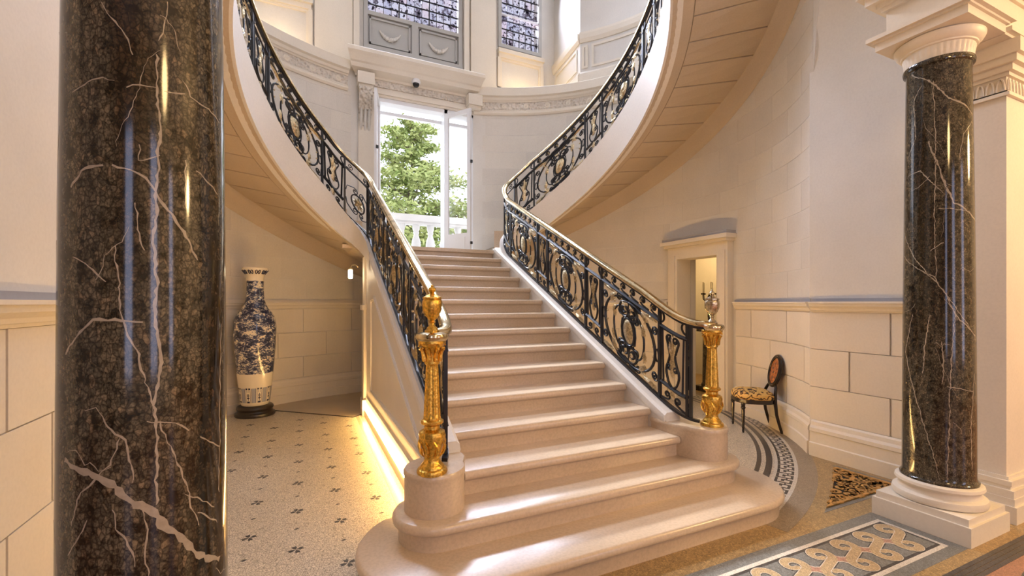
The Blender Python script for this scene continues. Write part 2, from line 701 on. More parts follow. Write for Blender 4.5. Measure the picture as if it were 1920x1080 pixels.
# dark border of the cream field along the stair
mb = MB()
mb.box(0.655, 0.70, 3.0, 6.7, 0, 0.0022)
mb.box(0.715, 0.735, 3.0, 6.7, 0, 0.0022)
mb.build('mosaic_ring', M['m_taupe'], floor)
# plain slabs under the landing and the left flight, with the dark line in front of them
mb = MB()
poly = [(-0.40, 7.40), (0.62, 6.50), (0.78, 6.62), (2.93, 6.62), (3.15, 6.50), (4.1, 7.40)] + [ell(t, 0.0) for t in ths(38, 142, 4)]
mb.prism(poly, 0.0, 0.004)
mb.build('floor_slab', M['slab'], floor)
mb = MB()
mb.tube([(-0.62, 7.55, 0.004), (-0.40, 7.385, 0.004), (0.62, 6.485, 0.004), (0.76, 6.61, 0.004)], 0.008, 4)
mb.build('mosaic_line', M['m_dark'], floor)

# rectangular scroll panel in front of the stair
mb = MB()
mb.box(-3.0, 3.84, 1.385, 1.93, 0, 0.0010)
mb.build('mosaic_border', M['m_grey'], floor)
mb = MB()
X0, X1, Y0, Y1 = -2.4, 3.762, 1.452, 1.848
w = 0.028
mb.box(X0, X1, Y0, Y0 + w, 0, 0.0020)
mb.box(X0, X1, Y1 - w, Y1, 0, 0.0020)
mb.box(X1 - w, X1, Y0 + w, Y1 - w, 0, 0.0020)
mb.build('mosaic_border', M['m_white'], floor)
mb = MB()
mb.box(X0, X1 - w, Y0 + w, Y1 - w, 0, 0.0014)
mb.build('mosaic_field', M['m_dark'], floor)
mb = MB()
mb.box(X0, X1 - w - 0.02, Y0 + w + 0.02, Y1 - w - 0.02, 0, 0.0017)
mb.build('mosaic_field', M['m_grey'], floor)


def ribbon2(mb, pts, wd, z0, z1):
    n = len(pts)
    secs = []
    for i in range(n):
        a = pts[max(i - 1, 0)]
        b2 = pts[min(i + 1, n - 1)]
        tx, ty = b2[0] - a[0], b2[1] - a[1]
        l = math.hypot(tx, ty) or 1
        nx, ny = -ty / l, tx / l
        ww = wd(i / (n - 1)) if callable(wd) else wd
        x, y = pts[i]
        secs.append([(x + nx * ww, y + ny * ww, z0), (x - nx * ww, y - ny * ww, z0), (x - nx * ww, y - ny * ww, z1), (x + nx * ww, y + ny * ww, z1)])
    return mb.loft(secs)


# one S-scroll: two spirals joined across the strip
def sscroll():
    pts = []
    for i in range(30):
        u = i / 29.0
        a = R(-70) + 2 * PI * 1.05 * (1 - u)
        r = 0.026 + (0.080 - 0.026) * u
        pts.append((0.045 + r * math.cos(a) * 0.95, 0.085 + r * math.sin(a) * 0.85))
    return pts


half = sscroll()
full = half + [(-x, -y) for x, y in reversed(half)]
PITCH = 0.250


def swid(k):
    return lambda t: k + 0.016 * math.sin(PI * min(1, max(0, t))) ** 0.6


s_out = MB()
ribbon2(s_out, full, swid(0.019), 0.0, 0.0023)
s_wh = MB()
ribbon2(s_wh, full, swid(0.013), 0.0, 0.0026)
s_in = MB()
ribbon2(s_in, full, swid(0.009), 0.0, 0.0029)
cr = MB()
q = [(0, 0.042), (0.014, 0.016), (0.048, 0), (0.014, -0.016), (0, -0.042), (-0.014, -0.016), (-0.048, 0), (-0.014, 0.016)]
cr.prism([(x * 1.35, y * 1.35) for x, y in q], 0, 0.0025)
cr2 = MB()
cr2.prism(q, 0, 0.0029)
proto = {}
xx = X1 - w - 0.135
yc = (Y0 + Y1) / 2
n = 0
while xx > 0.3:
    for nm, mbx, mt, dx in (('scroll_outline', s_out, 'm_dark', 0), ('scroll_edge', s_wh, 'm_white', 0), ('scroll', s_in, 'm_tan', 0), ('cross_edge', cr, 'm_white', -PITCH / 2), ('cross', cr2, 'm_rose', -PITCH / 2)):
        if nm not in proto:
            o = mbx.build(nm, M[mt], None)
            o.parent = floor
            o.location = (xx + dx, yc, 0)
            proto[nm] = o
        else:
            copyobj(proto[nm], floor, (xx + dx, yc, 0))
    xx -= PITCH
    n += 1
# dark line and the terracotta field of the front hall
mb = MB()
mb.box(-6, 11, -4.5, 1.215, 0, 0.0012)
mb.build('mosaic_field', M['m_red'], floor)
mb = MB()
for k in range(4):
    mb.box(-6, 11, 1.205 + k * 0.027, 1.205 + k * 0.027 + 0.024, 0, 0.0024)
mb.build('mosaic_ring', M['m_dark'], floor)
for k in range(5):
    mb = MB()
    cxx = 5.05 - 0.62 * k
    secs = []
    for i in range(33):
        a = 2 * PI * i / 32
        secs.append([(cxx + 0.23 * math.cos(a) * r_, 0.98 + 0.15 * math.sin(a) * r_, z_) for r_, z_ in ((1.0, 0), (0.86, 0), (0.86, 0.0024), (1.0, 0.0024))])
    mb.loft(secs)
    mb.build('mosaic_ring', M['m_dark'], floor)
    mb = MB()
    mb.prism([(cxx + 0.197 * math.cos(a * PI / 16), 0.98 + 0.128 * math.sin(a * PI / 16)) for a in range(32)], 0, 0.0018)
    mb.build('mosaic_field', M['m_grey'] if k % 2 else M['m_tan'], floor)

# ---- walls
mb = MB()
cseg(mb, -40.7, -5.2, 0, -0.3, 0, 5.6)
cseg(mb, -5.2, 8.4, 0, -0.3, 2.30, 5.6)
cseg(mb, 8.4, 72.7, 0, -0.3, 0, 5.6)
cseg(mb, 72.7, 99.1, 0, -0.3, 0, 2.40)  # opening cut wider than the door so the open leaf's glass looks bright
cseg(mb, 72.7, 99.1, 0, -0.3, 5.22, 5.6)
cseg(mb, 99.1, 220.7, 0, -0.3, 0, 5.6)
apse = struct(mb.build('wall_apse', M['wall']), 'cream limestone wall of the round apse behind the staircase', 'wall')

COURSE = [(0.366, 0.700), (0.706, 1.085), (1.091, 1.466)]


def cblock(name, t0, t1, z0, z1, proud, gap, mat, parent):
    g = math.degrees(gap / 3.6) / 2
    mb = MB()
    secs = []
    for t in ths(t0 + g, t1 - g, 4.0):
        secs.append([(*ell(t, -0.01), z0), (*ell(t, proud), z0 + 0.004), (*ell(t, proud), z1 - 0.004), (*ell(t, -0.01), z1)])
    mb.loft(secs)
    return mb.build(name, mat, parent)


rowsA = [-40.7, -28.5, -15, -9.6]
rowsB = [-40.7, -36.5, -22, -9.6]
lA = [12.4] + [22 + 12.2 * i for i in range(7)] + [106.5, 118.8, 131, 143, 155, 167, 179, 190, 203, 215, 220.7]
lB = [12.4] + [16 + 12.2 * i for i in range(8)] + [113, 125, 137, 149, 161, 173, 185, 197, 209, 220.7]
for ci, (z0, z1) in enumerate(COURSE):
    for row in ((rowsA, lA) if ci != 1 else (rowsB, lB)):
        for a, b2 in zip(row[:-1], row[1:]):
            cblock('stone_block', a, b2, z0, z1, 0.013, 0.012, M['block'], apse)
# plain ashlar above the dado
zc = 1.612
k = 0
while zc < 5.20:
    h = 0.318
    o = 6.1 if k % 2 else 0.0
    t = -40.7
    edges = [t]
    t = -40.7 + (12.2 - o if o else 12.2)
    while t < 220.7 - 3:
        edges.append(t)
        t += 12.2
    edges.append(220.7)
    for a, b2 in zip(edges[:-1], edges[1:]):
        for (lo, hi, zmin, zmax) in ((-9.4, 12.2, 0, 2.62), (70, 106.5, 2.3, 9)):
            if zc < zmax and zc + h > zmin:
                if a >= lo and b2 <= hi:
                    a = b2
                elif a < lo < b2 <= hi:
                    b2 = lo
                elif lo <= a < hi < b2:
                    a = hi
        if b2 - a > 1.5:
            cblock('ashlar_block', a, b2, zc, min(zc + h, 5.24), 0.003, 0.0035, M['ashlar'], apse)
    zc += h + 0.004
    k += 1

for nm, t0, t1 in (('right', -40.7, -9.6), ('back', 12.4, 220.7)):
    mb = MB()
    csweep(mb, t0, t1, BASE)
    struct(mb.build('baseboard_apse_' + nm, M['trim']), 'stepped stone skirting along the %s of the round wall' % ('right side' if nm == 'right' else 'back and left'), 'baseboard')
    mb = MB()
    csweep(mb, t0, t1, CAP)
    tr = struct(mb.build('trim_1' if nm == 'right' else 'trim_2', M['trim']), 'moulded dado cap on the %s of the round wall' % ('right side' if nm == 'right' else 'back and left'), 'moulding')
    mb = MB()
    csweep(mb, t0, t1, STRIP)
    mb.build('slate_strip' if nm == 'right' else 'cap_strip', M['slate'] if nm == 'right' else M['trim'], tr)

# flat walls either side of the columns
for sgn, nm in ((1, 'right'), (-1, 'left')):
    xw = 4.78 if sgn > 0 else -1.0
    mb = MB()
    mb.box(min(xw, xw + sgn * 0.4), max(xw, xw + sgn * 0.4), 1.91, 2.96, 0, 3.95)
    wl = struct(mb.build('wall_' + nm, M['wall']), 'flat cream stone wall at the %s, behind the marble column' % nm, 'wall')
    for ci, (z0, z1) in enumerate(COURSE):
        row = [2.955, 2.24, 1.91] if ci != 1 else [2.955, 2.575, 1.91]
        if sgn < 0:
            row = [2.99, 2.28, 1.91] if ci != 1 else [2.99, 2.61, 1.91]
        for a, b2 in zip(row[:-1], row[1:]):
            mb = MB()
            e = [xw + sgn * 0.01, xw - sgn * 0.015]
            mb.box(min(e), max(e), b2 + 0.008, a - 0.008, z0, z1)
            mb.build('stone_block', M['block'], wl)
    p, q = (xw, 1.91), (xw, 2.93)
    mb = MB()
    lsweep(mb, p, q, (-sgn, 0), BASE)
    struct(mb.build('baseboard_' + nm, M['trim']), 'stepped stone skirting of the flat %s wall' % nm, 'baseboard')
    mb = MB()
    lsweep(mb, p, q, (-sgn, 0), CAP)
    tr = struct(mb.build('trim_3' if sgn > 0 else 'trim_4', M['trim']), 'moulded dado cap of the flat %s wall' % nm, 'moulding')
    mb = MB()
    lsweep(mb, p, q, (-sgn, 0), STRIP)
    mb.build('slate_strip', M['slate'], tr)

# vaulted ceiling of the side bays, springing from the flat walls


def zvault(x):
    d = abs(x - XC)
    u = min(1.0, max(0.0, (2.925 - d) / 1.0))
    return 3.93 + 1.05 * math.sqrt(max(0.0, 1 - (1 - u) ** 2)) if u < 1 else 4.98


for sgn, nm in ((1, 'right'), (-1, 'left')):
    mb = MB()
    secs = []
    for i in range(15):
        d = 2.925 - 1.0 * (1 - math.cos(PI / 2 * i / 14))
        x = XC + sgn * d
        yb = YC - WB * math.sqrt(max(0.0, 1 - (d / WA) ** 2))
        z = zvault(x)
        secs.append([(x, 1.80, z), (x, yb, z), (x, yb, z + 0.2), (x, 1.80, z + 0.2)])
    mb.loft(secs)
    struct(mb.build('ceiling_vault_' + nm, M['wall'], None, True), 'curved stone vault over the bay at the %s column' % nm, 'ceiling')
    # drum wall above the vault
    mb = MB()
    if sgn > 0:
        cseg(mb, -40.7, -60, 0, -0.3, lambda t: zvault(ell(t)[0]) + 0.0, 9.5, 2.0)
        cseg(mb, 40.4, -40.7, 0, -0.3, 5.6, 9.5)
    else:
        cseg(mb, 220.7, 240, 0, -0.3, lambda t: zvault(ell(t)[0]) + 0.0, 9.5, 2.0)
        cseg(mb, 139.6, 220.7, 0, -0.3, 5.6, 9.5)
    up = struct(mb.build('wall_drum_' + nm, M['wall']), 'curved upper wall of the stairwell on the %s' % nm, 'wall')
    # dado of the upper wall
    t0, t1 = (40.4, -20) if sgn > 0 else (139.6, 200)
    mb = MB()
    csweep(mb, t0, t1, [(-0.02, 6.50), (0.02, 6.50), (0.05, 6.56), (0.06, 6.64), (0.06, 6.68), (-0.02, 6.68)])
    csweep(mb, t0, t1, [(-0.02, 5.72), (0.05, 5.72), (0.05, 5.90), (0.02, 5.94), (-0.02, 5.94)])
    mb.build('dado_moulding', M['trim'], up)
    step = 3.0
    tt = t0
    while (tt > t1 if sgn > 0 else tt < t1):
        te = tt - sgn * step
        a, b2 = sorted((tt - sgn * 0.6, te + sgn * 0.6))
        mb = MB()
        for (u0, u1, v0, v1) in ((a, b2, 6.01, 6.05), (a, b2, 6.40, 6.44), (a, a + 0.7, 6.05, 6.40), (b2 - 0.7, b2, 6.05, 6.40)):
            cseg(mb, u0, u1, -0.01, 0.018, v0, v1)
        mb.build('dado_panel', M['trim'], up)
        tt = te
        step = 16.0
mb = MB()
cseg(mb, -60, -120, 0, -0.3, 4.98, 9.5)
struct(mb.build('wall_gallery', M['wall']), 'upper stairwell wall above the front hall', 'wall')

mb = MB()
mb.prism([ell(t, -0.35) for t in ths(0, 354, 6)] + [], 9.5, 9.6)
mb.box(-1.6, 5.4, 6.9, 8.9, 9.5, 9.6)
struct(mb.build('ceiling_stairwell', M['wall']), 'plain ceiling high over the stairwell', 'ceiling')

# front hall shell behind the viewpoint
mb = MB()
mb.prism([(-6, -4.6), (9.8, -4.6), (9.8, 2.2)] + [ell(t) for t in ths(-60, -120, 5)] + [(-6, 2.2)], 4.98, 5.1)
struct(mb.build('ceiling_hall', M['wall']), 'plain ceiling of the front hall', 'ceiling')
mb = MB()
mb.box(-6.2, 10.0, -4.8, -4.6, 0, 5.0)
struct(mb.build('wall_front', M['wall']), 'rear wall of the front hall behind the viewpoint', 'wall')
mb = MB()
mb.box(-6.2, -6.0, -4.6, 2.0, 0, 5.0)
struct(mb.build('wall_hall_left', M['wall']), 'far left end wall of the front hall', 'wall')
mb = MB()
mb.box(9.8, 10.0, -4.6, 2.0, 0, 5.0)
struct(mb.build('wall_hall_right', M['wall']), 'far right end wall of the front hall', 'wall')
for sgn, nm in ((1, 'right'), (-1, 'left')):
    mb = MB()
    a = 5.2 if sgn > 0 else -6.0
    b2 = 9.8 if sgn > 0 else -1.45
    mb.box(a, b2, 1.91, 2.1, 0, 5.0)
    struct(mb.build('wall_screen_' + nm, M['wall']), 'hall wall continuing past the %s pilaster' % nm, 'wall')

# cornice band of the apse
COR = [(-0.02, 5.22), (0.03, 5.22), (0.05, 5.25), (0.05, 5.28), (0.025, 5.31), (0.025, 5.33)]
mb = MB()
prof = [(-0.02, 5.22), (0.03, 5.22), (0.055, 5.25), (0.055, 5.275), (0.03, 5.30), (0.03, 5.315), (-0.02, 5.315)]
prof2 = [(-0.02, 5.47), (0.035, 5.47), (0.05, 5.49), (0.07, 5.50), (0.09, 5.54), (0.13, 5.56), (0.13, 5.71), (0.10, 5.73), (-0.35, 5.73), (-0.35, 5.58), (-0.02, 5.56)]
for a, b2 in ((-40.7, 72.5), (107.5, 220.7)):
    csweep(mb, a, b2, prof)
    csweep(mb, a, b2, prof2)
cor = struct(mb.build('trim_5', M['trim']), 'moulded stone cornice running round the apse at door-head height', 'cornice')
mb = MB()
for a, b2 in ((-40.7, 72.5), (107.5, 220.7)):
    csweep(mb, a, b2, [(-0.02, 5.315), (0.022, 5.315), (0.022, 5.47), (-0.02, 5.47)])
mb.build('frieze', M['carved'], cor)
# rosettes of the frieze
rm = MB()
rm.lathe([(0.045, 0.0), (0.05, 0.008), (0.035, 0.014), (0.022, 0.01), (0.012, 0.02), (0.0005, 0.022)], 12)
r0_ = None
for t in list(ths(-34, 70, 6.5)) + list(ths(110, 214, 6.5)):
    x, y = ell(t, 0.02)
    nx, ny = -math.cos(R(t)) / WA, -math.sin(R(t)) / WB
    if r0_ is None:
        r0_ = rm.build('rosette', M['trim'], None, True)
        o = r0_
        o.parent = cor
    else:
        o = copyobj(r0_, cor)
    o.location = (x, y, 5.393)
    o.rotation_euler = Vector((nx, ny, 0)).to_track_quat('Z', 'Y').to_euler()

# ---- upper bay with the leaded windows
YB = 8.52
mb = MB()
holes = [(-0.89, 0.13), (0.99, 2.84), (3.62, 4.62)]
xs = [-1.15, -0.89, 0.13, 0.99, 2.84, 3.62, 4.62, 4.95]
for i in range(0, len(xs) - 1):
    a, b2 = xs[i], xs[i + 1]
    if (a, b2) in holes:
        zt = 6.12 if a == 0.99 else 6.80
        mb.box(a, b2, YB, YB + 0.3, 5.6, zt)
    else:
        mb.box(a, b2, YB, YB + 0.3, 5.6, 9.5)
mb.box(-1.15, 4.95, YB, YB + 0.3, 8.9, 9.5)
bay = struct(mb.build('wall_bay', M['wall']), 'upper stone bay wall holding the leaded windows', 'wall')
for sgn in (1, -1):
    mb = MB()
    p = ell(40.4) if sgn > 0 else ell(139.6)
    q = (4.95, YB) if sgn > 0 else (-1.24, YB)
    dx, dy = q[0] - p[0], q[1] - p[1]
    l = math.hypot(dx, dy)
    nx, ny = -dy / l * sgn, dx / l * sgn
    mb.prism([p, q, (q[0] - nx * 0.2, q[1] - ny * 0.2), (p[0] - nx * 0.2, p[1] - ny * 0.2)], 5.6, 9.5)
    rv = struct(mb.build('wall_reveal_' + ('right' if sgn > 0 else 'left'), M['wall']), '%s return wall of the upper window bay' % ('right' if sgn > 0 else 'left'), 'wall')
    mb = MB()
    pr = [(-0.02, 6.50), (0.02, 6.50), (0.05, 6.56), (0.06, 6.64), (0.06, 6.68), (-0.02, 6.68)]
    secs = [[(c[0] + nx * o, c[1] + ny * o, z) for o, z in pr] for c in (p, q)]
    mb.loft(secs)
    pr = [(-0.02, 5.72), (0.05, 5.72), (0.05, 5.90), (0.02, 5.94), (-0.02, 5.94)]
    secs = [[(c[0] + nx * o, c[1] + ny * o, z) for o, z in pr] for c in (p, q)]
    mb.loft(secs)
    mb.build('dado_moulding', M['trim'], rv)
    mb = MB()
    ux, uy = dx / l, dy / l

    def P2(s, z, o):
        return (p[0] + ux * s + nx * o, p[1] + uy * s + ny * o, z)
    for (s0, s1, z0, z1) in ((0.12, l - 0.12, 6.02, 6.06), (0.12, l - 0.12, 6.40, 6.44), (0.12, 0.16, 6.06, 6.40), (l - 0.16, l - 0.12, 6.06, 6.40)):
        mb.loft([[P2(s0, z0, -0.01), P2(s0, z0, 0.018), P2(s0, z1, 0.018), P2(s0, z1, -0.01)], [P2(s1, z0, -0.01), P2(s1, z0, 0.018), P2(s1, z1, 0.018), P2(s1, z1, -0.01)]])
    mb.build('dado_panel', M['trim'], rv)
# floor of the bay behind the cornice
mb = MB()
mb.prism([ell(t, -0.05) for t in ths(40, 140, 4)] + [(-1.2, YB + 0.1), (4.95, YB + 0.1)], 5.60, 5.70)
mb.build('ledge', M['trim'], bay)
# pilaster strips and sill panels of the bay
for (a, b2) in ((0.18, 0.80), (3.02, 3.56)):
    mb = MB()
    mb.box(a, b2, YB - 0.07, YB + 0.02, 5.70, 9.3)
    mb.box(a - 0.03, b2 + 0.03, YB - 0.11, YB, 5.70, 5.90)
    mb.box(a - 0.015, b2 + 0.015, YB - 0.09, YB, 5.90, 5.95)
    mb.build('pilaster', M['trim'], bay)
for (a, b2) in ((-1.0, 0.15), (3.60, 4.66)):
    mb = MB()
    for (u0, u1, v0, v1, d) in ((a, b2, 6.66, 6.74, 0.12), (a + 0.02, b2 - 0.02, 6.58, 6.66, 0.07), (a, a + 0.07, 5.95, 6.58, 0.06), (b2 - 0.07, b2, 5.95, 6.58, 0.06), (a, b2, 5.70, 5.97, 0.06), (a + 0.07, a + 0.10, 5.97, 6.58, 0.035), (b2 - 0.10, b2 - 0.07, 5.97, 6.58, 0.035), (a + 0.1, b2 - 0.1, 6.54, 6.58, 0.035)):
        mb.box(u0, u1, YB - d, YB + 0.01, v0, v1)
    mb.build('sill_panel', M['trim'], bay)
    point('sill_uplight', ((a + b2) / 2, YB - 0.34, 5.80), 9, (1.0, 0.72, 0.36), 0.04)
for xx in (0.86, 2.92):
    mb = MB()
    mb.box(xx - 0.05, xx + 0.05, YB - 0.10, YB + 0.02, 5.9, 9.3)
    mb.build('architrave', M['trim'], bay)


def leaded(name, x0, x1, z0, z1, fr, nx, nz, label, big):
    w_ = thing(name, ((x0 + x1) / 2, YB, z0), label, 'window')
    w_['kind'] = 'structure'
    mb = MB()
    mb.box(x0, x0 + fr, YB - 0.05, YB + 0.1, z0, z1)
    mb.box(x1 - fr, x1, YB - 0.05, YB + 0.1, z0, z1)
    mb.box(x0 + fr, x1 - fr, YB - 0.05, YB + 0.1, z0, z0 + fr)
    mb.box(x0 + fr, x1 - fr, YB - 0.05, YB + 0.1, z1 - fr, z1)
    mb.build('window_frame', M['graypaint'], w_)
    a, b2, c, d = x0 + fr, x1 - fr, z0 + fr, z1 - fr
    if big:
        # panelled apron under the glass
        c2 = 6.84
        mb = MB()
        mb.box(a, b2, YB, YB + 0.06, c, c2)
        mb.box(a, b2, YB - 0.05, YB, c2 - 0.07, c2)
        mb.box(a, b2, YB - 0.05, YB, c, c + 0.04)
        mid = (a + b2) / 2
        mb.box(mid - 0.06, mid + 0.06, YB - 0.05, YB, c + 0.04, c2 - 0.07)
        mb.build('apron', M['graypaint'], w_)
        for (u0, u1) in ((a + 0.03, mid - 0.09), (mid + 0.09, b2 - 0.03)):
            mb = MB()
            v0, v1 = c + 0.07, c2 - 0.10
            for (p0, p1, q0, q1) in ((u0, u1, v0, v0 + 0.03), (u0, u1, v1 - 0.03, v1), (u0, u0 + 0.03, v0, v1), (u1 - 0.03, u1, v0, v1)):
                mb.box(p0, p1, YB - 0.035, YB + 0.01, q0, q1)
            mb.build('apron_panel', M['graypaint'], w_)
            mb = MB()
            cxm = (u0 + u1) / 2
            pts = []
            rr = []
            for i in range(25):
                u = -1 + 2 * i / 24
                pts.append((cxm + 0.19 * u, YB - 0.03, 6.40 + 0.13 * u * u))
                rr.append((0.012 + 0.028 * (1 - u * u)) * (1 + 0.18 * math.sin(i * 2.4)))
            mb.tube(pts, rr, 8)
            mb.build('garland', M['garland'], w_, True)
        c = c2
    pw, ph = (b2 - a) / nx, (d - c) / nz
    mb = MB()
    mb.box(0.002, pw - 0.002, 0.0, 0.005, 0.002, ph - 0.002)
    p_ = None
    for i in range(nx):
        for j in range(nz):
            lc = (a + pw * i - w_.location.x, 0.03, c + ph * j - w_.location.z)
            if p_ is None:
                p_ = mb.build('pane', M['stained'], None)
                p_.parent = w_
                p_.location = lc
            else:
                copyobj(p_, w_, lc)
    mb = MB()
    for i in range(1, nx):
        x = a + (b2 - a) * i / nx
        wd = 0.012 if big and i % (nx // 3) == 0 else 0.005
        mb.box(x - wd, x + wd, YB + 0.015, YB + 0.045, c, d)
    zz = c
    i = 0
    while zz < d - 0.05:
        zz += (d - c) / nz
        mb.box(a, b2, YB + 0.015, YB + 0.045, zz - 0.005, zz + 0.005)
        i += 1
    mb.build('leading', M['lead'], w_)
    if not big:
        mb = MB()
        mb.box(a, b2, YB - 0.02, YB + 0.05, c + 0.62, c + 0.65)
        mb.build('glazing_bar', M['whitepaint'], w_)
    return w_


leaded('window_1', 0.99, 2.84, 6.12, 8.9, 0.07, 12, 12, 'wide grey-framed leaded window with garland panels above the garden door', True)
leaded('window_2', 3.62, 4.62, 6.80, 8.9, 0.07, 6, 11, 'narrow leaded window right of the garland-panelled window', False)
leaded('window_3', -0.89, 0.13, 6.80, 8.9, 0.07, 6, 11, 'narrow leaded window left of the garland-panelled window', False)

# ---- garden door
YD = 8.40
d1 = thing('door_1', (2.03, YD, 2.4), 'white glazed double door standing open to the garden balcony', 'door')
d1['kind'] = 'structure'
mb = MB()
for (a, b2) in ((1.18, 1.245), (2.44, 2.50), (2.985, 3.03)):  # middle post and side opening are added to brighten the leaf's glass
    mb.box(a, b2, YD - 0.07, YD + 0.20, 2.4, 5.24)
mb.box(1.18, 3.03, YD - 0.07, YD + 0.20, 5.17, 5.24)
mb.box(1.245, 2.985, YD + 0.14, YD + 0.20, 5.03, 5.09)
mb.build('door_frame', M['whitepaint'], d1)
mb = MB()
mb.box(1.245, 2.985, YD - 0.05, YD + 0.45, 2.36, 2.40)
mb.build('threshold', M['outstone'], d1)


def door_leaf(hx, ang, sgn):
    c, s = math.cos(R(ang)), math.sin(R(ang))

    def P(u, z, o):
        return (hx + c * u - s * o * sgn, YD - 0.07 - s * u - c * o * sgn, z)

    def bx(mb, u0, u1, z0, z1, o0, o1):
        mb.loft([[P(u0, z0, o0), P(u1, z0, o0), P(u1, z0, o1), P(u0, z0, o1)], [P(u0, z1, o0), P(u1, z1, o0), P(u1, z1, o1), P(u0, z1, o1)]])
    L = 0.60
    mb = MB()
    bx(mb, 0, 0.075, 2.42, 5.13, -0.02, 0.025)
    bx(mb, L - 0.075, L, 2.42, 5.13, -0.02, 0.025)
    bx(mb, 0.075, L - 0.075, 5.05, 5.13, -0.02, 0.025)
    bx(mb, 0.075, L - 0.075, 2.42, 2.85, -0.02, 0.025)
    bx(mb, 0.12, L - 0.12, 2.50, 2.78, 0.025, 0.035)
    lf = mb.build('door_leaf', M['whitepaint'], d1)
    mb = MB()
    bx(mb, 0.075, L - 0.075, 2.85, 5.05, 0.0, 0.005)
    mb.build('pane', M['glass'], lf)
    mb = MB()
    for z in (2.66, 4.15):
        p0 = P(L + 0.01, z, 0.02)
        mb.box(p0[0] - 0.012, p0[0] + 0.03, p0[1] - 0.02, p0[1] + 0.02, z - 0.025, z + 0.025)
    mb.build('bolt', M['blackmetal'], lf)


door_leaf(2.465, 56.5, 1)
door_leaf(1.235, 104, -1)

# stone surround of the garden door
mb = MB()
for (a, b2) in ((0.88, 1.18),):
    mb.box(a, b2, YD - 0.10, YD + 0.1, 2.4, 5.24)
mb.box(0.88, 3.10, YD - 0.10, YD + 0.1, 5.24, 5.40)
mb.box(1.06, 2.98, YD - 0.13, YD, 5.28, 5.33)
sur = struct(mb.build('trim_6', M['trim']), 'carved stone surround and cornice over the garden door', 'door surround')
mb = MB()
mb.box(1.12, 2.86, YD - 0.12, YD + 0.1, 5.40, 5.54)
mb.build('frieze', M['carved'], sur)
mb = MB()
prof = [(0.0, 5.52), (0.14, 5.52), (0.16, 5.55), (0.30, 5.60), (0.33, 5.66), (0.36, 5.68), (0.42, 5.76), (0.46, 5.80), (0.46, 5.86), (0.44, 5.88), (0.0, 5.88)]
secs = []
for x, k in ((0.88, -1), (2.92, 1)):
    secs.append([(x + k * o * 0.45, YD - o, z) for o, z in prof])
mb.loft(secs)
mb.build('cornice', M['trim'], sur)
for xa in (0.88, 2.88):
    xb = xa + 0.22
    mb = MB()
    mb.box(xa - 0.03, xb + 0.03, YD - 0.30, YD + 0.02, 5.34, 5.54)
    mb.box(xa - 0.01, xb + 0.01, YD - 0.26, YD + 0.02, 5.28, 5.34)
    mb.build('console_cap', M['trim'], sur)
    if xa > 2:
        continue
    mb = MB()
    prof = []
    for i in range(17):
        u = i / 16.0
        z = 5.28 - 0.72 * u
        o = 0.24 * (1 - u) ** 1.4 + 0.07 + 0.03 * math.sin(u * 9)
        if u > 0.8:
            o = 0.10 * (1 - (u - 0.8) / 0.2) + 0.02
        prof.append((o, z))
    secs = []
    for i in range(5):
        x = xa + (xb - xa) * i / 4
        e = 0.02 if i in (0, 4) else (0.0 if i != 2 else -0.012)
        secs.append([(x, YD + 0.0, 5.28)] + [(x, YD - max(0.01, o - e), z) for o, z in prof] + [(x, YD + 0.0, 4.56)])
    mb.loft(secs)
    c_ = mb.build('console', M['carved'], sur, True)
    mb = MB()
    for s_ in (0.2, 0.5, 0.8):
        x = xa + (xb - xa) * s_
        mb.tube([(x, YD - 0.17, 4.95), (x, YD - 0.13, 4.80), (x, YD - 0.09, 4.62), (x, YD - 0.05, 4.50 + 0.06 * abs(s_ - 0.5))], [0.02, 0.028, 0.024, 0.008], 6)
    mb.build('acanthus', M['garland'], c_, True)
# security camera
sc = thing('security_camera', (1.86, YD - 0.30, 5.54), 'small black dome camera under the cornice of the garden door', 'camera')
mb = MB()
mb.lathe([(0.001, 5.60), (0.075, 5.60), (0.08, 5.56), (0.072, 5.53), (0.001, 5.53)], 24, (1.86, YD - 0.24))
mb.build('housing', M['white'], sc, True)
mb = MB()
mb.lathe([(0.06, 5.531), (0.056, 5.50), (0.036, 5.475), (0.001, 5.466)], 24, (1.86, YD - 0.24))
mb.build('dome', M['blackmetal'], sc, True)

# ---- side doorway in the round wall
mb = MB()
for (a, b2) in ((4.60, 4.79), (5.57, 5.77)):
    mb.box(5.55, 5.85, a, b2, 0, 2.33)
    mb.box(5.52, 5.60, a + 0.03, b2 - 0.05, 0.0, 2.33)
mb.box(5.55, 5.85, 4.79, 5.57, 2.27, 2.33)
mb.box(5.55, 5.9, 4.60, 5.77, 2.33, 2.46)
mb.box(5.49, 5.9, 4.57, 5.80, 2.46, 2.50)
mb.box(5.44, 5.9, 4.53, 5.84, 2.50, 2.56)
dr = struct(mb.build('door_2', M['trim']), 'open doorway with moulded stone frame in the right curved wall', 'doorway')
mb = MB()
mb.box(5.47, 5.9, 4.55, 5.82, 2.56, 2.61)
mb.build('slate_strip', M['slate'], dr)
mb = MB()
mb.box(5.86, 5.97, 2.9, 4.79, 0, 3.0)
mb.box(5.86, 5.97, 5.57, 8.0, 0, 3.0)
mb.box(5.86, 5.97, 4.79, 5.57, 2.3, 3.0)
mb.box(7.9, 8.1, 2.9, 8.0, 0, 3.0)
mb.box(5.97, 7.9, 2.7, 2.9, 0, 3.0)
mb.box(5.97, 7.9, 7.8, 8.0, 0, 3.0)
mb.box(5.86, 8.1, 2.7, 8.0, 3.0, 3.1)
struct(mb.build('wall_side_room', M['wall']), 'plain cream walls of the small room beyond the side doorway', 'wall')
point('side_room_lamp', (7.0, 6.6, 2.6), 35, WARM2, 0.15)


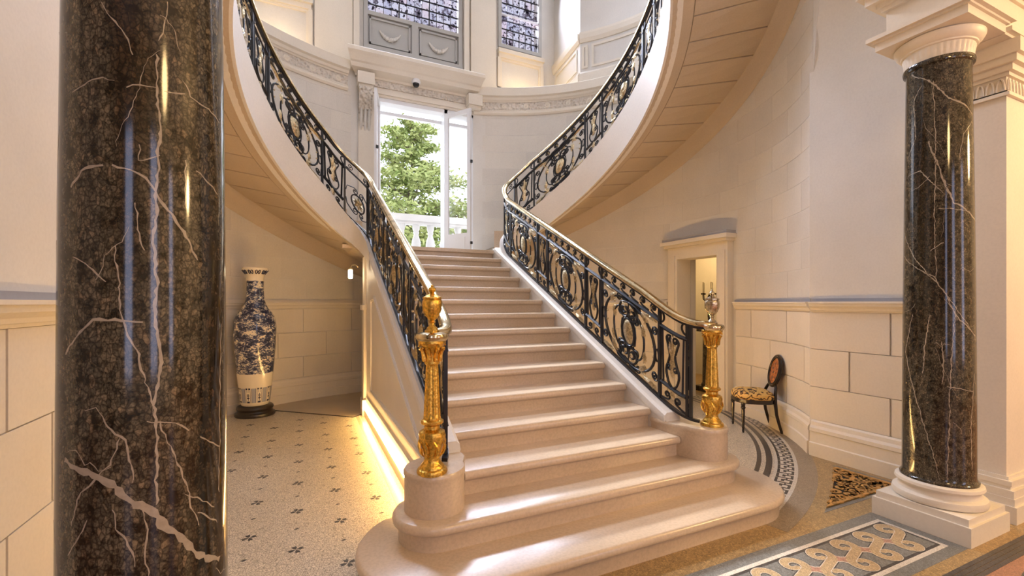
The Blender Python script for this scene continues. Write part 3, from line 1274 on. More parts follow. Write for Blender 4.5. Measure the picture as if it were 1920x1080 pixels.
def lbuild(mb, name, mat, parent, smooth=True, angle=40):
    """mesh given in the parent's own coordinates"""
    o = mb.build(name, mat, None, smooth, angle)
    o.parent = parent
    return o


# ------------------------------------------------------------------ straight flight
RIS, GO = 0.16, 0.3282
XL, XR = 0.95, 2.76
st = thing('staircase', (XC, 2.1, 0), 'broad flight of cream stone steps climbing to the garden door', 'staircase')


def nose(y):
    return 0.48 + (y - 2.74) * RIS / GO


NOSE = [(0.036, 0.0), (0.036, 0.086), (0.030, 0.094), (0.020, 0.100), (0.010, 0.104), (0.003, 0.112), (0.0, 0.126), (0.002, 0.142), (0.010, 0.154), (0.022, 0.16)]
mb = MB()
pr = NOSE + [(GO + 0.05, 0.16), (GO + 0.05, 0.0)]
mb.loft([[(x, y, z) for y, z in pr] for x in (XL - 0.01, XR + 0.01)])
s0 = None
for k in range(3, 15):
    loc = (0 - XC, 2.74 + GO * (k - 3) - 2.1, RIS * (k - 1))
    if s0 is None:
        s0 = lbuild(mb, 'step', M['step'], st, True, 50)
        s0.location = loc
    else:
        copyobj(s0, st, loc)


def roundstep(yf, cx, cy, rx, ry, z0, yback):
    """broad step with round ends; returns the loft of inset outlines"""
    def outline(ins):
        pts = []
        a0 = math.asin(max(-1, min(1, (yback - cy) / ry)))
        for i in range(19):
            a = PI - a0 + (PI * 1.5 - (PI - a0)) * i / 18
            pts.append((cx + (rx - ins) * math.cos(a), cy + (ry - ins) * math.sin(a)))
        return pts + [(2 * XC - x, y) for x, y in reversed(pts)]
    mb = MB()
    secs = [[(x, y, z0 + z) for x, y in outline(i)] for i, z in NOSE]
    mb.loft(secs)
    return mb


roundstep(2.43, 0.73, 2.685, 0.255, 0.255, 0.16, 2.90).build('step', M['step'], st, True, 50)
roundstep(2.10, 0.735, 2.60, 0.475, 0.50, 0.0, 3.02).build('step', M['step'], st, True, 50)
# strings, pedestals
for sg in (-1, 1):
    def mx(x):
        return x if sg < 0 else 2 * XC - x
    mb = MB()
    ys = [2.86, 6.70]
    top = lambda y: nose(y) + 0.02
    a, b2 = sorted((mx(0.80), mx(0.951)))
    mb.loft([[(a, ys[0], 0.0), (a, ys[1], 0.0), (a, ys[1], top(ys[1])), (a, ys[0], top(ys[0]))], [(b2, ys[0], 0.0), (b2, ys[1], 0.0), (b2, ys[1], top(ys[1])), (b2, ys[0], top(ys[0]))]])
    sr = mb.build('string', M['string'], st)
    # moulded cap
    mb = MB()
    cp = [(0.79, -0.03), (0.782, 0.0), (0.79, 0.03), (0.80, 0.04), (0.81, 0.07), (0.93, 0.07), (0.955, 0.05), (0.962, 0.01), (0.955, -0.02)]
    secs = []
    for y in [2.90, 2.95, 3.0, 3.05, 3.1, 3.2, 4.5, 5.8, 6.62]:
        zz = 0.5 * (0.495 + nose(y) + math.sqrt((0.495 - nose(y)) ** 2 + 0.0025))
        secs.append([(mx(x), y, zz + z) for x, z in cp])
    mb.loft(secs)
    mb.build('string_cap', M['string'], sr, True, 30)
    # pedestal with a round front
    mb = MB()
    pts = []
    for i in range(25):
        an = R(75) + (R(360) - R(75)) * i / 24
        pts.append((0.73 + 0.182 * math.cos(an), 2.70 + 0.182 * math.sin(an)))
    pts = [(0.958, 3.06), (0.795, 3.06)] + pts + [(0.958, 2.80)]

    def ins(p, k):
        cx, cy = 0.76, 2.74
        return (mx(cx + (p[0] - cx) * k), cy + (p[1] - cy) * k)
    secs = [[(*ins(p, k), z) for p in pts] for k, z in ((1.0, 0.30), (1.0, 0.50), (1.0, 0.525), (1.02, 0.535), (1.02, 0.555), (0.98, 0.568))]
    mb.loft(secs)
    mb.build('pedestal', M['step'], sr, True, 35)
    # panelled outer face
    mb = MB()
    s_ = [(3.20, 0.42), (5.75, 1.62), (6.02, 1.60), (6.02, 0.42)]

    def band(p, q, wd, o):
        d = Vector((q[0] - p[0], q[1] - p[1]))
        d.normalize()
        n_ = Vector((-d.y, d.x)) * wd / 2
        e = [(p[0] - n_.x - d.x * wd / 2, p[1] - n_.y - d.y * wd / 2), (q[0] - n_.x + d.x * wd / 2, q[1] - n_.y + d.y * wd / 2), (q[0] + n_.x + d.x * wd / 2, q[1] + n_.y + d.y * wd / 2), (p[0] + n_.x - d.x * wd / 2, p[1] + n_.y - d.y * wd / 2)]
        mb.loft([[(mx(0.802), y, z) for y, z in e], [(mx(0.80 - o), y, z) for y, z in e]])
    for p, q in ((0, 1), (1, 2), (2, 3), (3, 0)):
        band(s_[p], s_[q], 0.055, 0.012)
        band(s_[p], s_[q], 0.022, 0.02)
    mb.build('panel_moulding', M['string'], sr)
    # plinth with the light strip, end pilaster
    mb = MB()
    a, b2 = sorted((mx(0.765), mx(0.82)))
    mb.box(a, b2, 3.04, 6.72, 0.0, 0.115)
    a, b2 = sorted((mx(0.79), mx(0.82)))
    mb.box(a, b2, 3.04, 6.72, 0.135, 0.26)
    mb.build('plinth', M['trim'], sr)
    mb = MB()
    a, b2 = sorted((mx(0.74), mx(0.97)))
    mb.box(a, b2, 6.50, 6.74, 0.0, 0.22)
    mb.box(a + 0.02, b2 - 0.02, 6.53, 6.72, 0.22, 1.50)
    mb.box(a, b2, 6.50, 6.74, 1.46, 1.53)
    mb.box(a + 0.03, b2 - 0.03, 6.53, 6.72, 1.53, 2.2)
    mb.build('end_pilaster', M['trim'], sr)
    mb = MB()
    a, b2 = sorted((mx(0.757), mx(0.775)))
    mb.box(a, b2, 3.08, 6.49, 0.118, 0.128)
    led = mb.build('light_strip', M['led'])
    tag(led, 'warm glowing light strip along the foot of the stair, %s side' % ('left' if sg < 0 else 'right'), 'light strip')
# landing
mb = MB()
mb.prism([(0.80, 6.66), (2.91, 6.66), (3.02, 6.85), (3.2, 6.85)] + [ell(t, 0.01) for t in ths(74, 106, 4)] + [(0.51, 6.85), (0.69, 6.85)], 2.345, 2.396)
mb.loft([[(x, 6.678 + y, 2.24 + z) for y, z in NOSE + [(0.3, 0.16), (0.3, 0.0)]] for x in (0.94, 2.77)])
mb.build('landing', M['step'], st)

# ------------------------------------------------------------------ curved flights


def ztop(th):
    return 4.68 - 0.031 * th


def zlow(th):
    return 4.03 - 0.0272 * th


def zout(th):
    return 4.31 - 0.0266 * th


def bez(p, n):
    out = []
    for i in range(n + 1):
        t = i / n
        a, b_, c, d = (1 - t) ** 3, 3 * t * (1 - t) ** 2, 3 * t * t * (1 - t), t ** 3
        out.append((a * p[0][0] + b_ * p[1][0] + c * p[2][0] + d * p[3][0], a * p[0][1] + b_ * p[1][1] + c * p[2][1] + d * p[3][1]))
    return out


TH0 = 52.0
pe = ell(TH0, 0, IA, IB)
PTS = []
for x, y in bez([(3.00, 2.63), (2.93, 2.63), (2.86, 2.74), (2.86, 3.05)], 9):
    ln = nose(y) + 0.07
    PTS.append((x, y, 0.5 * (0.572 + ln + math.sqrt((0.572 - ln) ** 2 + 0.004))))
for i in range(1, 27):
    y = 3.05 + (6.30 - 3.05) * i / 26
    PTS.append((2.86, y, 0.5 * (0.572 + nose(y) + 0.07 + math.sqrt((0.572 - nose(y) - 0.07) ** 2 + 0.004))))
IB0 = len(PTS) - 1
bz = bez([(2.86, 6.30), (2.86, 6.72), (3.11, 6.86), pe], 20)
L = [0]
for i in range(1, 21):
    L.append(L[-1] + math.hypot(bz[i][0] - bz[i - 1][0], bz[i][1] - bz[i - 1][1]))
za, zb_ = PTS[-1][2], ztop(TH0)
for i in range(1, 21):
    u = L[i] / L[-1]
    PTS.append((bz[i][0], bz[i][1], za + (zb_ - za) * (u * 0.85 + 0.15 * u * u)))
IE = len(PTS) - 1
tt = TH0
while tt > -46:
    tt -= 2.0
    PTS.append((*ell(tt, 0, IA, IB), ztop(tt)))
UU = [0.0]
for i in range(1, len(PTS)):
    UU.append(UU[-1] + math.hypot(PTS[i][0] - PTS[i - 1][0], PTS[i][1] - PTS[i - 1][1]))


def u_of_y(y):
    for i in range(1, IB0 + 1):
        if PTS[i][1] >= y:
            f = (y - PTS[i - 1][1]) / (PTS[i][1] - PTS[i - 1][1])
            return UU[i - 1] + f * (UU[i] - UU[i - 1])
    return UU[IB0]


def u_of_th(th):
    f = (TH0 - th) / 2.0
    i = IE + int(math.floor(f))
    return UU[i] + (f - math.floor(f)) * (UU[min(i + 1, len(UU) - 1)] - UU[i])


uB0, uE = UU[IB0], UU[IE]


def Hof(u):
    if u < 0.7:
        return 0.775 + 0.055 * (u / 0.7)
    if u < uB0:
        return 0.83
    if u < uE:
        return 0.83 - 0.05 * (u - uB0) / (uE - uB0)
    return 0.78


def pathpt(u):
    u = max(0.0, min(UU[-1] - 1e-6, u))
    lo, hi = 0, len(UU) - 1
    while hi - lo > 1:
        m_ = (lo + hi) // 2
        if UU[m_] <= u:
            lo = m_
        else:
            hi = m_
    f = (u - UU[lo]) / (UU[lo + 1] - UU[lo])
    p, q = PTS[lo], PTS[lo + 1]
    t0 = (q[0] - p[0], q[1] - p[1])
    # smooth tangent
    a = PTS[max(lo - 1, 0)]
    b_ = PTS[min(lo + 2, len(PTS) - 1)]
    ta = (q[0] - a[0], q[1] - a[1])
    tb = (b_[0] - p[0], b_[1] - p[1])
    t = (ta[0] * (1 - f) + tb[0] * f, ta[1] * (1 - f) + tb[1] * f)
    l = math.hypot(*t)
    return (p[0] + f * (q[0] - p[0]), p[1] + f * (q[1] - p[1]), p[2] + f * (q[2] - p[2])), (t[1] / l, -t[0] / l)


class Rail:
    def __init__(s, sg):
        s.sg = sg

    def M(s, u, v, w=0.0):
        (x, y, z), n_ = pathpt(u)
        x += n_[0] * w
        y += n_[1] * w
        return ((x if s.sg > 0 else 2 * XC - x), y, z + v)

    def sweep(s, mb, prof, u0, u1, vf, n):
        secs = []
        for i in range(n + 1):
            u = u0 + (u1 - u0) * i / n
            secs.append([s.M(u, vf(u) + dv, w) for w, dv in prof])
        mb.loft(secs)


def spiral_end(pts, r0, turns, side, n=22, shrink=0.18):
    """continue a 2-D path with an inward spiral"""
    (x0, y0), (x1, y1) = pts[-2], pts[-1]
    l = math.hypot(x1 - x0, y1 - y0)
    tx, ty = (x1 - x0) / l, (y1 - y0) / l
    nx, ny = -ty * side, tx * side
    cx, cy = x1 + nx * r0, y1 + ny * r0
    a0 = math.atan2(y1 - cy, x1 - cx)
    out = list(pts)
    for i in range(1, n + 1):
        u = i / n
        a = a0 + side * 2 * PI * turns * u
        r = r0 * (1 - u * (1 - shrink))
        # keep the spiral centre drifting gently
        out.append((cx + r * math.cos(a), cy + r * math.sin(a)))
    return out


def arc2(cx, cy, rx, ry, a0, a1, n=16):
    return [(cx + rx * math.cos(R(a0 + (a1 - a0) * i / n)), cy + ry * math.sin(R(a0 + (a1 - a0) * i / n))) for i in range(n + 1)]


def cscroll(cx, cy, rx, ry, side, r0, turns=1.35, span=105):
    """C-scroll bulging to +side with spirals curling inward at both ends"""
    a = arc2(cx, cy, rx, ry, span if side > 0 else 180 - span, -span if side > 0 else 180 + span, 20)
    a = spiral_end(a, r0, turns, -1 if side > 0 else 1)
    a.reverse()
    a = spiral_end(a, r0, turns, 1 if side > 0 else -1)
    return a


def tube2(rl, mb, pts, r, n=6, sq=1.0):
    mb.tube([rl.M(u, v) for u, v in pts], r, n, sq=sq)


def leaf2(rl, mb, u, v, ang, ln, wd, curl=0.0, off=0.004):
    secs = []
    n = 9
    a = R(ang)
    x, y = u, v
    for i in range(n + 1):
        t = i / n
        wv = 1.3 * wd * math.sin(PI * min(1, 0.12 + 0.88 * t)) ** 0.7 * (1.0 if i % 2 else 0.72)
        nx, ny = -math.sin(a), math.cos(a)
        lift = off + 0.014 * math.sin(PI * t)
        secs.append([rl.M(x + nx * wv, y + ny * wv, 0.0), rl.M(x, y, lift), rl.M(x - nx * wv, y - ny * wv, 0.0), rl.M(x, y, -lift)])
        x += math.cos(a) * ln / n
        y += math.sin(a) * ln / n
        a += R(curl) / n
    mb.loft(secs)


def sphere(mb, c, r, n=8, m_=5, sx=(1, 1, 1)):
    prof = [(r * max(0.02, math.sin(PI * i / m_)), -r * math.cos(PI * i / m_)) for i in range(m_ + 1)]
    secs = [[(c[0] + rr * math.cos(2 * PI * j / n) * sx[0], c[1] + rr * math.sin(2 * PI * j / n) * sx[1], c[2] + z * sx[2]) for j in range(n)] for rr, z in prof]
    mb.loft(secs)


def post(rl, root, u, v0=0.0, wd=0.026):
    mb = MB()
    h = Hof(u) + 0.002
    e = wd / 2
    mb.loft([[rl.M(u - e, v, -e), rl.M(u + e, v, -e), rl.M(u + e, v, e), rl.M(u - e, v, e)] for v in (v0, h)])
    mb.build('post', M['iron'], root)


def linebar(rl, mb, pts, wd, n=8):
    """flat bar through (u,v) points, resampled so that it follows the curve"""
    out = []
    for (a, b_) in zip(pts[:-1], pts[1:]):
        for i in range(n):
            f = i / n
            out.append((a[0] + (b_[0] - a[0]) * f, a[1] + (b_[1] - a[1]) * f))
    out.append(pts[-1])
    mb.tube([rl.M(u, v) for u, v in out], wd * 0.7, 4)


def big_panel(rl, root, u0, u1):
    W = u1 - u0
    cu = (u0 + u1) / 2
    H = Hof(cu)
    v0, v1 = 0.035, H - 0.145
    cv = (v0 + v1) / 2
    h = (v1 - v0) / 2
    mb = MB()
    linebar(rl, mb, [(u0, v1), (u1, v1)], 0.026)
    # oval frame of the medallion with its small brackets
    ry, rx = h * 0.40, min(0.085, W * 0.11)
    for k, r in ((1.0, 0.013), (1.22, 0.007)):
        mb.tube([rl.M(cu + rx * k * math.cos(a * PI / 12), cv + ry * k * math.sin(a * PI / 12)) for a in range(24)], r, 6, closed=True)
    for sd in (-1, 1):
        # small ovals tying the scrolls to the posts
        cxx = cu + sd * (W / 2 - 0.034)
        mb.tube([rl.M(cxx + 0.018 * math.cos(a * PI / 8), cv + 0.055 * math.sin(a * PI / 8)) for a in range(16)], 0.008, 5, closed=True)
        # diagonal bars at the medallion
        tube2(rl, mb, [(cu + sd * rx * 1.1, cv - ry * 0.7), (cu + sd * rx * 1.25, cv), (cu + sd * rx * 1.1, cv + ry * 0.7)], 0.008)
    for sv in (-1, 1):
        tube2(rl, mb, [(cu, cv + sv * ry * 1.15), (cu, cv + sv * (h * 0.98))], 0.007)
    # running scrolls of the top band
    nb = 6
    vb = (v1 + H) / 2
    for i in range(nb):
        c = u0 + W * (i + 0.5) / nb
        p = [(c - W / nb * 0.5, vb - 0.048), (c - W / nb * 0.30, vb - 0.045), (c + 0.01, vb - 0.040)]
        p = spiral_end(p, 0.044, 1.25, 1, 18)
        tube2(rl, mb, p, 0.0085, 5)
        sphere(mb, rl.M(c + 0.006, vb - 0.0), 0.014, 6, 4)
    pn = mb.build('scroll_panel', M['iron'], root, True, 60)
    # the two large C scrolls and the four inner volutes
    for sd in (-1, 1):
        mb = MB()
        tube2(rl, mb, cscroll(cu + sd * 0.055, cv, W / 2 - 0.115, h * 0.90, sd, 0.080, 1.6, 116), 0.014)
        mb.build('scroll', M['iron'], pn, True, 60)
        for sv in (-1, 1):
            mb = MB()
            p = arc2(cu + sd * rx * 1.3, cv, W * 0.13, h * 0.62, 0 if sd > 0 else 180, (72 if sd > 0 else 108) * 1.0, 10)
            p = [(a, cv + sv * (b_ - cv)) for a, b_ in p]
            p = spiral_end(p, 0.046, 1.4, sd * sv * 1, 20)
            tube2(rl, mb, p, 0.0105)
            mb.build('volute', M['iron'], pn, True, 60)
    for sd in (-1, 1):
        for sv in (-1, 1):
            mb = MB()
            p = [(cu + sd * (W / 2 - 0.014), cv + sv * h * 0.36), (cu + sd * (W / 2 - 0.020), cv + sv * h * 0.62)]
            tube2(rl, mb, spiral_end(p, 0.042, 1.5, sd * sv, 20), 0.0095)
            mb.build('corner_scroll', M['iron'], pn, True, 60)
            mb = MB()
            p = [(cu + sd * 0.015, cv + sv * h * 0.96), (cu + sd * W * 0.10, cv + sv * h * 0.97), (cu + sd * W * 0.17, cv + sv * h * 0.95)]
            tube2(rl, mb, spiral_end(p, 0.034, 1.3, -sd * sv, 18), 0.0085)
            mb.build('corner_scroll', M['iron'], pn, True, 60)
    # gilt medallion
    mb = MB()
    secs = []
    for i in range(7):
        t = i / 6.0 * PI / 2
        k = math.cos(t)
        row = []
        for j in range(18):
            a = 2 * PI * j / 18
            wob = 1 + 0.10 * math.sin(a * 3 + i) * math.sin(t * 2)
            row.append(rl.M(cu + rx * 0.92 * k * wob * math.cos(a), cv + ry * 0.92 * k * wob * math.sin(a), 0.030 * math.sin(t) * (1 + 0.35 * math.sin(3 * a + 1.3 * i))))
        secs.append(row)
    back = [[rl.M(cu + rx * 0.92 * k * math.cos(2 * PI * j / 18), cv + ry * 0.92 * k * math.sin(2 * PI * j / 18), -0.022 * math.sqrt(max(0, 1 - k * k))) for j in range(18)] for k in (0.05, 0.6, 0.95)]
    mb.loft(back + secs)
    mb.build('medallion', M['leafgold'], pn, True, 70)
    # gilt leaves
    lv = []
    for sd in (-1, 1):
        base = 0 if sd > 0 else 180
        lv += [(cu + sd * (W * 0.33), cv + h * 0.55, 90 + sd * 25, 0.16, 0.030, sd * 60),
               (cu + sd * (W * 0.30), cv - h * 0.60, -90 - sd * 35, 0.15, 0.030, -sd * 50),
               (cu + sd * (W * 0.24), cv + h * 0.16, 90 - sd * 20, 0.13, 0.028, sd * 70),
               (cu + sd * (W * 0.25), cv - h * 0.20, -90 + sd * 25, 0.12, 0.026, -sd * 60),
               (cu + sd * (W * 0.46), cv + h * 0.92, 180 + base - sd * 10, 0.17, 0.024, sd * 35),
               (cu + sd * (W * 0.46), cv - h * 0.92, 180 + base + sd * 8, 0.18, 0.026, -sd * 30),
               (cu + sd * 0.02, cv + h * 0.62, 90 - sd * 38, 0.11, 0.024, -sd * 40),
               (cu + sd * 0.02, cv - h * 0.62, -90 + sd * 38, 0.11, 0.024, sd * 40)]
    for l_ in lv:
        mb = MB()
        leaf2(rl, mb, *l_)
        mb.build('leaf', M['leafgold'], pn, True, 70)
    mb = MB()
    for i in range(nb):
        c = u0 + W * (i + 0.5) / nb
        leaf2(rl, mb, c + W / nb * 0.32, vb - 0.04, 100, 0.085, 0.010, 60)
        for q_ in range(2):
            a_ = R(110 + 80 * q_)
            sphere(mb, rl.M(cu + (W * 0.40) * math.cos(a_ + i * 1.05), cv + h * 0.8 * math.sin(a_ + i * 1.05), 0.006), 0.012, 6, 4)
    tag(mb.build('gilt_berries', M['leafgold'], pn, True, 70), kind='stuff')


def narrow_panel(rl, root, u0, u1, lyre=True):
    W = u1 - u0
    cu = (u0 + u1) / 2
    H = Hof(cu)
    va, vb = 0.17, H - 0.15
    e = 0.045
    mb = MB()
    linebar(rl, mb, [(u0, vb), (u1, vb)], 0.026, 4)
    linebar(rl, mb, [(u0 + 0.015, va), (u1 - 0.015, va)], 0.028, 4)
    for s_ in (-1, 1):
        x = cu + s_ * (W / 2 - e)
        linebar(rl, mb, [(x, va), (x + s_ * 0.012, vb)], 0.017, 4)
        # C shapes between bar and handrail
        p = arc2(cu + s_ * (W / 2 - 0.002), (vb + H) / 2 + 0.01, 0.050, 0.052, 100 if s_ < 0 else 80, -95 if s_ < 0 else 275, 10)
        tube2(rl, mb, p, 0.010)
        # scrolls under the lower bar
        p = [(cu + s_ * (W / 2 - 0.02), 0.035), (cu + s_ * (W / 2 - 0.06), 0.045), (cu + s_ * (W / 2 - 0.10), 0.06)]
        p = spiral_end(p, 0.034, 1.2, -s_, 16)
        tube2(rl, mb, p, 0.010)
    pn = mb.build('lyre_panel', M['iron'], root, True, 60)
    wi = W / 2 - e - 0.02
    for s_ in (-1, 1):
        mb = MB()
        hh = (vb - va)
        # S-shaped lyre arm: lower volute outward, waist, upper volute outward
        p = [(cu + s_ * wi * 0.15, va + hh * 0.03), (cu + s_ * wi * 0.55, va + hh * 0.10), (cu + s_ * wi * 0.85, va + hh * 0.28), (cu + s_ * wi * 0.55, va + hh * 0.45), (cu + s_ * wi * 0.35, va + hh * 0.58), (cu + s_ * wi * 0.55, va + hh * 0.72), (cu + s_ * wi * 0.78, va + hh * 0.84)]
        sm = []
        for i in range(len(p) - 1):
            a = p[max(i - 1, 0)]
            b_, c = p[i], p[i + 1]
            d = p[min(i + 2, len(p) - 1)]
            for k in range(4):
                t = k / 4
                sm.append(tuple(0.5 * (2 * b_[q_] + (c[q_] - a[q_]) * t + (2 * a[q_] - 5 * b_[q_] + 4 * c[q_] - d[q_]) * t * t + (3 * b_[q_] - a[q_] - 3 * c[q_] + d[q_]) * t ** 3) for q_ in (0, 1)))
        sm.append(p[-1])
        sm = spiral_end(sm, 0.036, 1.2, s_, 16)
        tube2(rl, mb, sm, 0.011)
        q_ = [(cu + s_ * wi * 0.85, va + hh * 0.28), (cu + s_ * wi * 0.80, va + hh * 0.36)]
        q_ = spiral_end(q_, 0.030, 1.2, s_, 14)
        tube2(rl, mb, q_, 0.010)
        mb.build('scroll', M['iron'], pn, True, 60)
        if not lyre:
            continue
    for (du, dv, an, ln, wd, cu_) in ((0, 0.12, 90, 0.20, 0.030, 0), (0, 0.30, 62, 0.14, 0.022, 40), (0, 0.30, 118, 0.14, 0.022, -40), (0, 0.36, 90, 0.16, 0.022, 0), (0, -0.11, 90, 0.10, 0.024, 0)):
        mb = MB()
        leaf2(rl, mb, cu + du, va + dv * (vb - va) / 0.55, an, ln, wd, cu_)
        mb.build('leaf', M['leafgold'], pn, True, 70)


def star_panel(rl, root, u0, u1):
    W = u1 - u0
    cu = (u0 + u1) / 2
    H = Hof(cu)
    v1 = H - 0.145
    cv = v1 * 0.46
    r = min(0.105, W * 0.36)
    mb = MB()
    linebar(rl, mb, [(u0, v1), (u1, v1)], 0.018)
    mb.tube([rl.M(cu + r * math.cos(a * PI / 14), cv + r * math.sin(a * PI / 14)) for a in range(28)], 0.011, 6, closed=True)
    for s_ in (-1, 1):
        for sv in (-1, 1):
            p = [(cu + s_ * (W / 2 - 0.015), cv + sv * 0.05), (cu + s_ * (W / 2 - 0.03), cv + sv * (r + 0.02)), (cu + s_ * W * 0.2, cv + sv * (r + 0.07))]
            p = spiral_end(p, 0.045, 1.3, s_ * sv * 1, 18)
            tube2(rl, mb, p, 0.0075)
        p = [(cu + s_ * W * 0.45, v1 + 0.02), (cu + s_ * W * 0.3, v1 + 0.03)]
        tube2(rl, mb, spiral_end(p, 0.036, 1.3, -s_, 16), 0.006)
    pn = mb.build('star_panel', M['iron'], root, True, 60)
    for k in range(8):
        mb = MB()
        leaf2(rl, mb, cu, cv, 45 * k, r * 0.86, 0.017, 0)
        mb.build('leaf', M['leafgold'], pn, True, 70)


HR = [(-0.036, 0.0), (-0.040, 0.016), (-0.036, 0.034), (-0.022, 0.046), (0.0, 0.050), (0.022, 0.046), (0.036, 0.034), (0.040, 0.016), (0.036, 0.0)]
for sg, nm in ((1, 'right'), (-1, 'left')):
    rl = Rail(sg)
    bl = thing('balustrade', rl.M(0, 0), 'black wrought-iron balustrade with gilt leaves on the %s side, sweeping up the curved flight' % nm, 'balustrade', 'iron balustrades of the double staircase')
    NU = 130
    mb = MB()
    rl.sweep(mb, HR, 0, UU[-1], Hof, NU)
    mb.build('handrail', M['brass'], bl, True, 60)
    mb = MB()
    rl.sweep(mb, [(-0.022, -0.022), (0.022, -0.022), (0.022, 0.002), (-0.022, 0.002)], 0, UU[-1], Hof, NU)
    mb.build('top_rail', M['iron'], bl)
    mb = MB()
    rl.sweep(mb, [(-0.018, 0.0), (0.018, 0.0), (0.018, 0.022), (-0.018, 0.022)], 0.1, UU[-1], lambda u: 0.0, NU)
    mb.build('bottom_rail', M['iron'], bl)
    Y = u_of_y
    seq = [('n', Y(2.78), Y(3.07)), ('b', Y(3.07), Y(3.92)), ('n', Y(3.92), Y(4.22)), ('b', Y(4.22), Y(5.08)), ('n', Y(5.08), Y(5.36)), ('b', Y(5.36), Y(6.22)), ('n', Y(6.22), uB0 + 0.24), ('s', uB0 + 0.24, uE - 0.245), ('n', uE - 0.245, uE + 0.08)]
    T = u_of_th
    seq += [('b', uE + 0.08, T(28)), ('n', T(28), T(20)), ('b', T(20), T(-2)), ('n', T(-2), T(-10)), ('b', T(-10), T(-32)), ('n', T(-32), T(-40))]
    post(rl, bl, 0.17, 0.0, 0.024)
    post(rl, bl, seq[0][1], 0.0, 0.024)
    # narrow oval with a flame between the two end bars
    um = (0.17 + seq[0][1]) / 2
    mb = MB()
    hw = (seq[0][1] - 0.17) / 2 - 0.012
    pts = [(um + hw * math.cos(a * PI / 10), 0.34 + (0.05 if math.sin(a * PI / 10) > 0 else -0.05) + 0.05 * math.sin(a * PI / 10)) for a in range(20)]
    mb.tube([rl.M(u, v) for u, v in pts], 0.007, 5, closed=True)
    mb.build('oval_link', M['iron'], bl, True, 60)
    for v0_, dv_ in ((0.44, 0.018), (0.24, -0.015)):
        mb = MB()
        mb.tube([rl.M(um + 0.008 * math.sin(i * 1.3), v0_ + dv_ * i) for i in range(11)], [0.010 - 0.0008 * i for i in range(11)], 5)
        mb.build('flame_ornament', M['leafgold'], bl, True, 60)
    for kind, a, b_ in seq:
        {'n': narrow_panel, 'b': big_panel, 's': star_panel}[kind](rl, bl, a, b_)
        post(rl, bl, b_)

    # curved flight: string, steps, soffit
    fl = thing('curved_flight', rl.M(uE, -1.0), 'curved stone flight on the %s, rising round the apse wall over its panelled soffit' % nm, 'staircase', 'curved flights of the double staircase')

    def mx(p):
        return (p[0] if sg > 0 else 2 * XC - p[0], p[1]) + tuple(p[2:])
    mb = MB()
    secs = []
    samples = [uB0 - 0.12 + (uE - uB0 + 0.12) * i / 12 for i in range(13)]
    for u in samples:
        f = max(0.0, (u - uB0 + 0.12) / (uE - uB0 + 0.12))
        (x, y, z), n_ = pathpt(u)
        zl = 1.98 + (zlow(TH0) - 1.98) * f
        secs.append([mx((x - n_[0] * 0.075, y - n_[1] * 0.075, zl)), mx((x - n_[0] * 0.075, y - n_[1] * 0.075, z)), mx((x + n_[0] * 0.06, y + n_[1] * 0.06, z)), mx((x + n_[0] * 0.06, y + n_[1] * 0.06, zl))])
    for t in ths(TH0 - 1.5, -46, 2.0):
        a = ell(t, 0, IA, IB)
        o_in = ell(t, 0.06, IA, IB)
        o_out = ell(t, -0.085, IA, IB)
        secs.append([mx((*o_out, zlow(t))), mx((*o_out, ztop(t))), mx((*o_in, ztop(t))), mx((*o_in, zlow(t)))])
    # order inner/outer alike along the run: n_ points to the inner side
    secs = [s_ if i > 12 else [s_[0], s_[1], s_[2], s_[3]] for i, s_ in enumerate(secs)]
    mb.loft(secs)
    mb.build('string', M['string'], fl, True, 30)
    # lower border of the soffit and the recessed bed behind the panels

    def S(t, s_, dz=0.0):
        a = IA + (WA - IA) * s_
        b_ = IB + (WB - IB) * s_
        x, y = ell(t, 0, a, b_)
        return mx((x, y, zlow(t) + (zout(t) - zlow(t)) * s_ + dz))
    mb = MB()
    secs = []
    for t in ths(78, -44, 2.0):
        secs.append([S(t, 0.0, 0.0), S(t, 0.16, 0.0), S(t, 0.17, 0.02), S(t, 0.995, 0.02), S(t, 0.995, 0.12), S(t, 0.0, 0.12)])
    mb.loft(secs)
    mb.build('soffit_bed', M['joint'], fl)
    mb = MB()
    secs = []
    for t in ths(78, -44, 2.0):
        secs.append([S(t, -0.02, -0.004), S(t, 0.155, -0.004), S(t, 0.155, 0.03), S(t, -0.02, 0.03)])
    mb.loft(secs)
    mb.build('soffit_border', M['soffit'], fl)
    tt_ = ths(78, -44, 6.2)
    for a, b_ in zip(tt_[:-1], tt_[1:]):
        mb = MB()
        secs = []
        for t in ths(a - 0.16, b_ + 0.16, 3.1):
            secs.append([S(t, 0.165, 0.0), S(t, 0.60, 0.0), S(t, 0.97, 0.0), S(t, 0.97, 0.03), S(t, 0.60, 0.03), S(t, 0.165, 0.03)])
        mb.loft(secs)
        mb.build('soffit_panel', M['soffit'], fl)
    # moulding between soffit and wall
    mb = MB()
    prof = [(0.0, 0.02), (0.15, 0.0), (0.155, -0.03), (0.13, -0.06), (0.12, -0.10), (0.075, -0.17), (0.06, -0.22), (0.03, -0.25), (0.0, -0.27)]
    secs = []
    for t in ths(78, -42, 2.0):
        secs.append([mx((*ell(t, max(o, 0.006)), zout(t) + z)) for o, z in prof])
    mb.loft(secs)
    mb.build('wall_moulding', M['soffit'], fl, True, 40)
    # treads
    n_st = 20
    for i in range(n_st):
        a = 66 - 5.5 * i
        b_ = a - 6.1
        zt = zout(b_) + 0.05
        mb = MB()
        sec = []
        for t in (a, (a + b_) / 2, b_):
            p = ell(t, -0.08, IA, IB)
            q = ell(t, 0.01)
            sec.append([mx((*p, zlow(t) + 0.13)), mx((*q, zout(t) + 0.04)), mx((*q, zt)), mx((*p, zt))])
        mb.loft(sec)
        mb.build('step', M['step'], fl)

# ------------------------------------------------------------------ newel posts


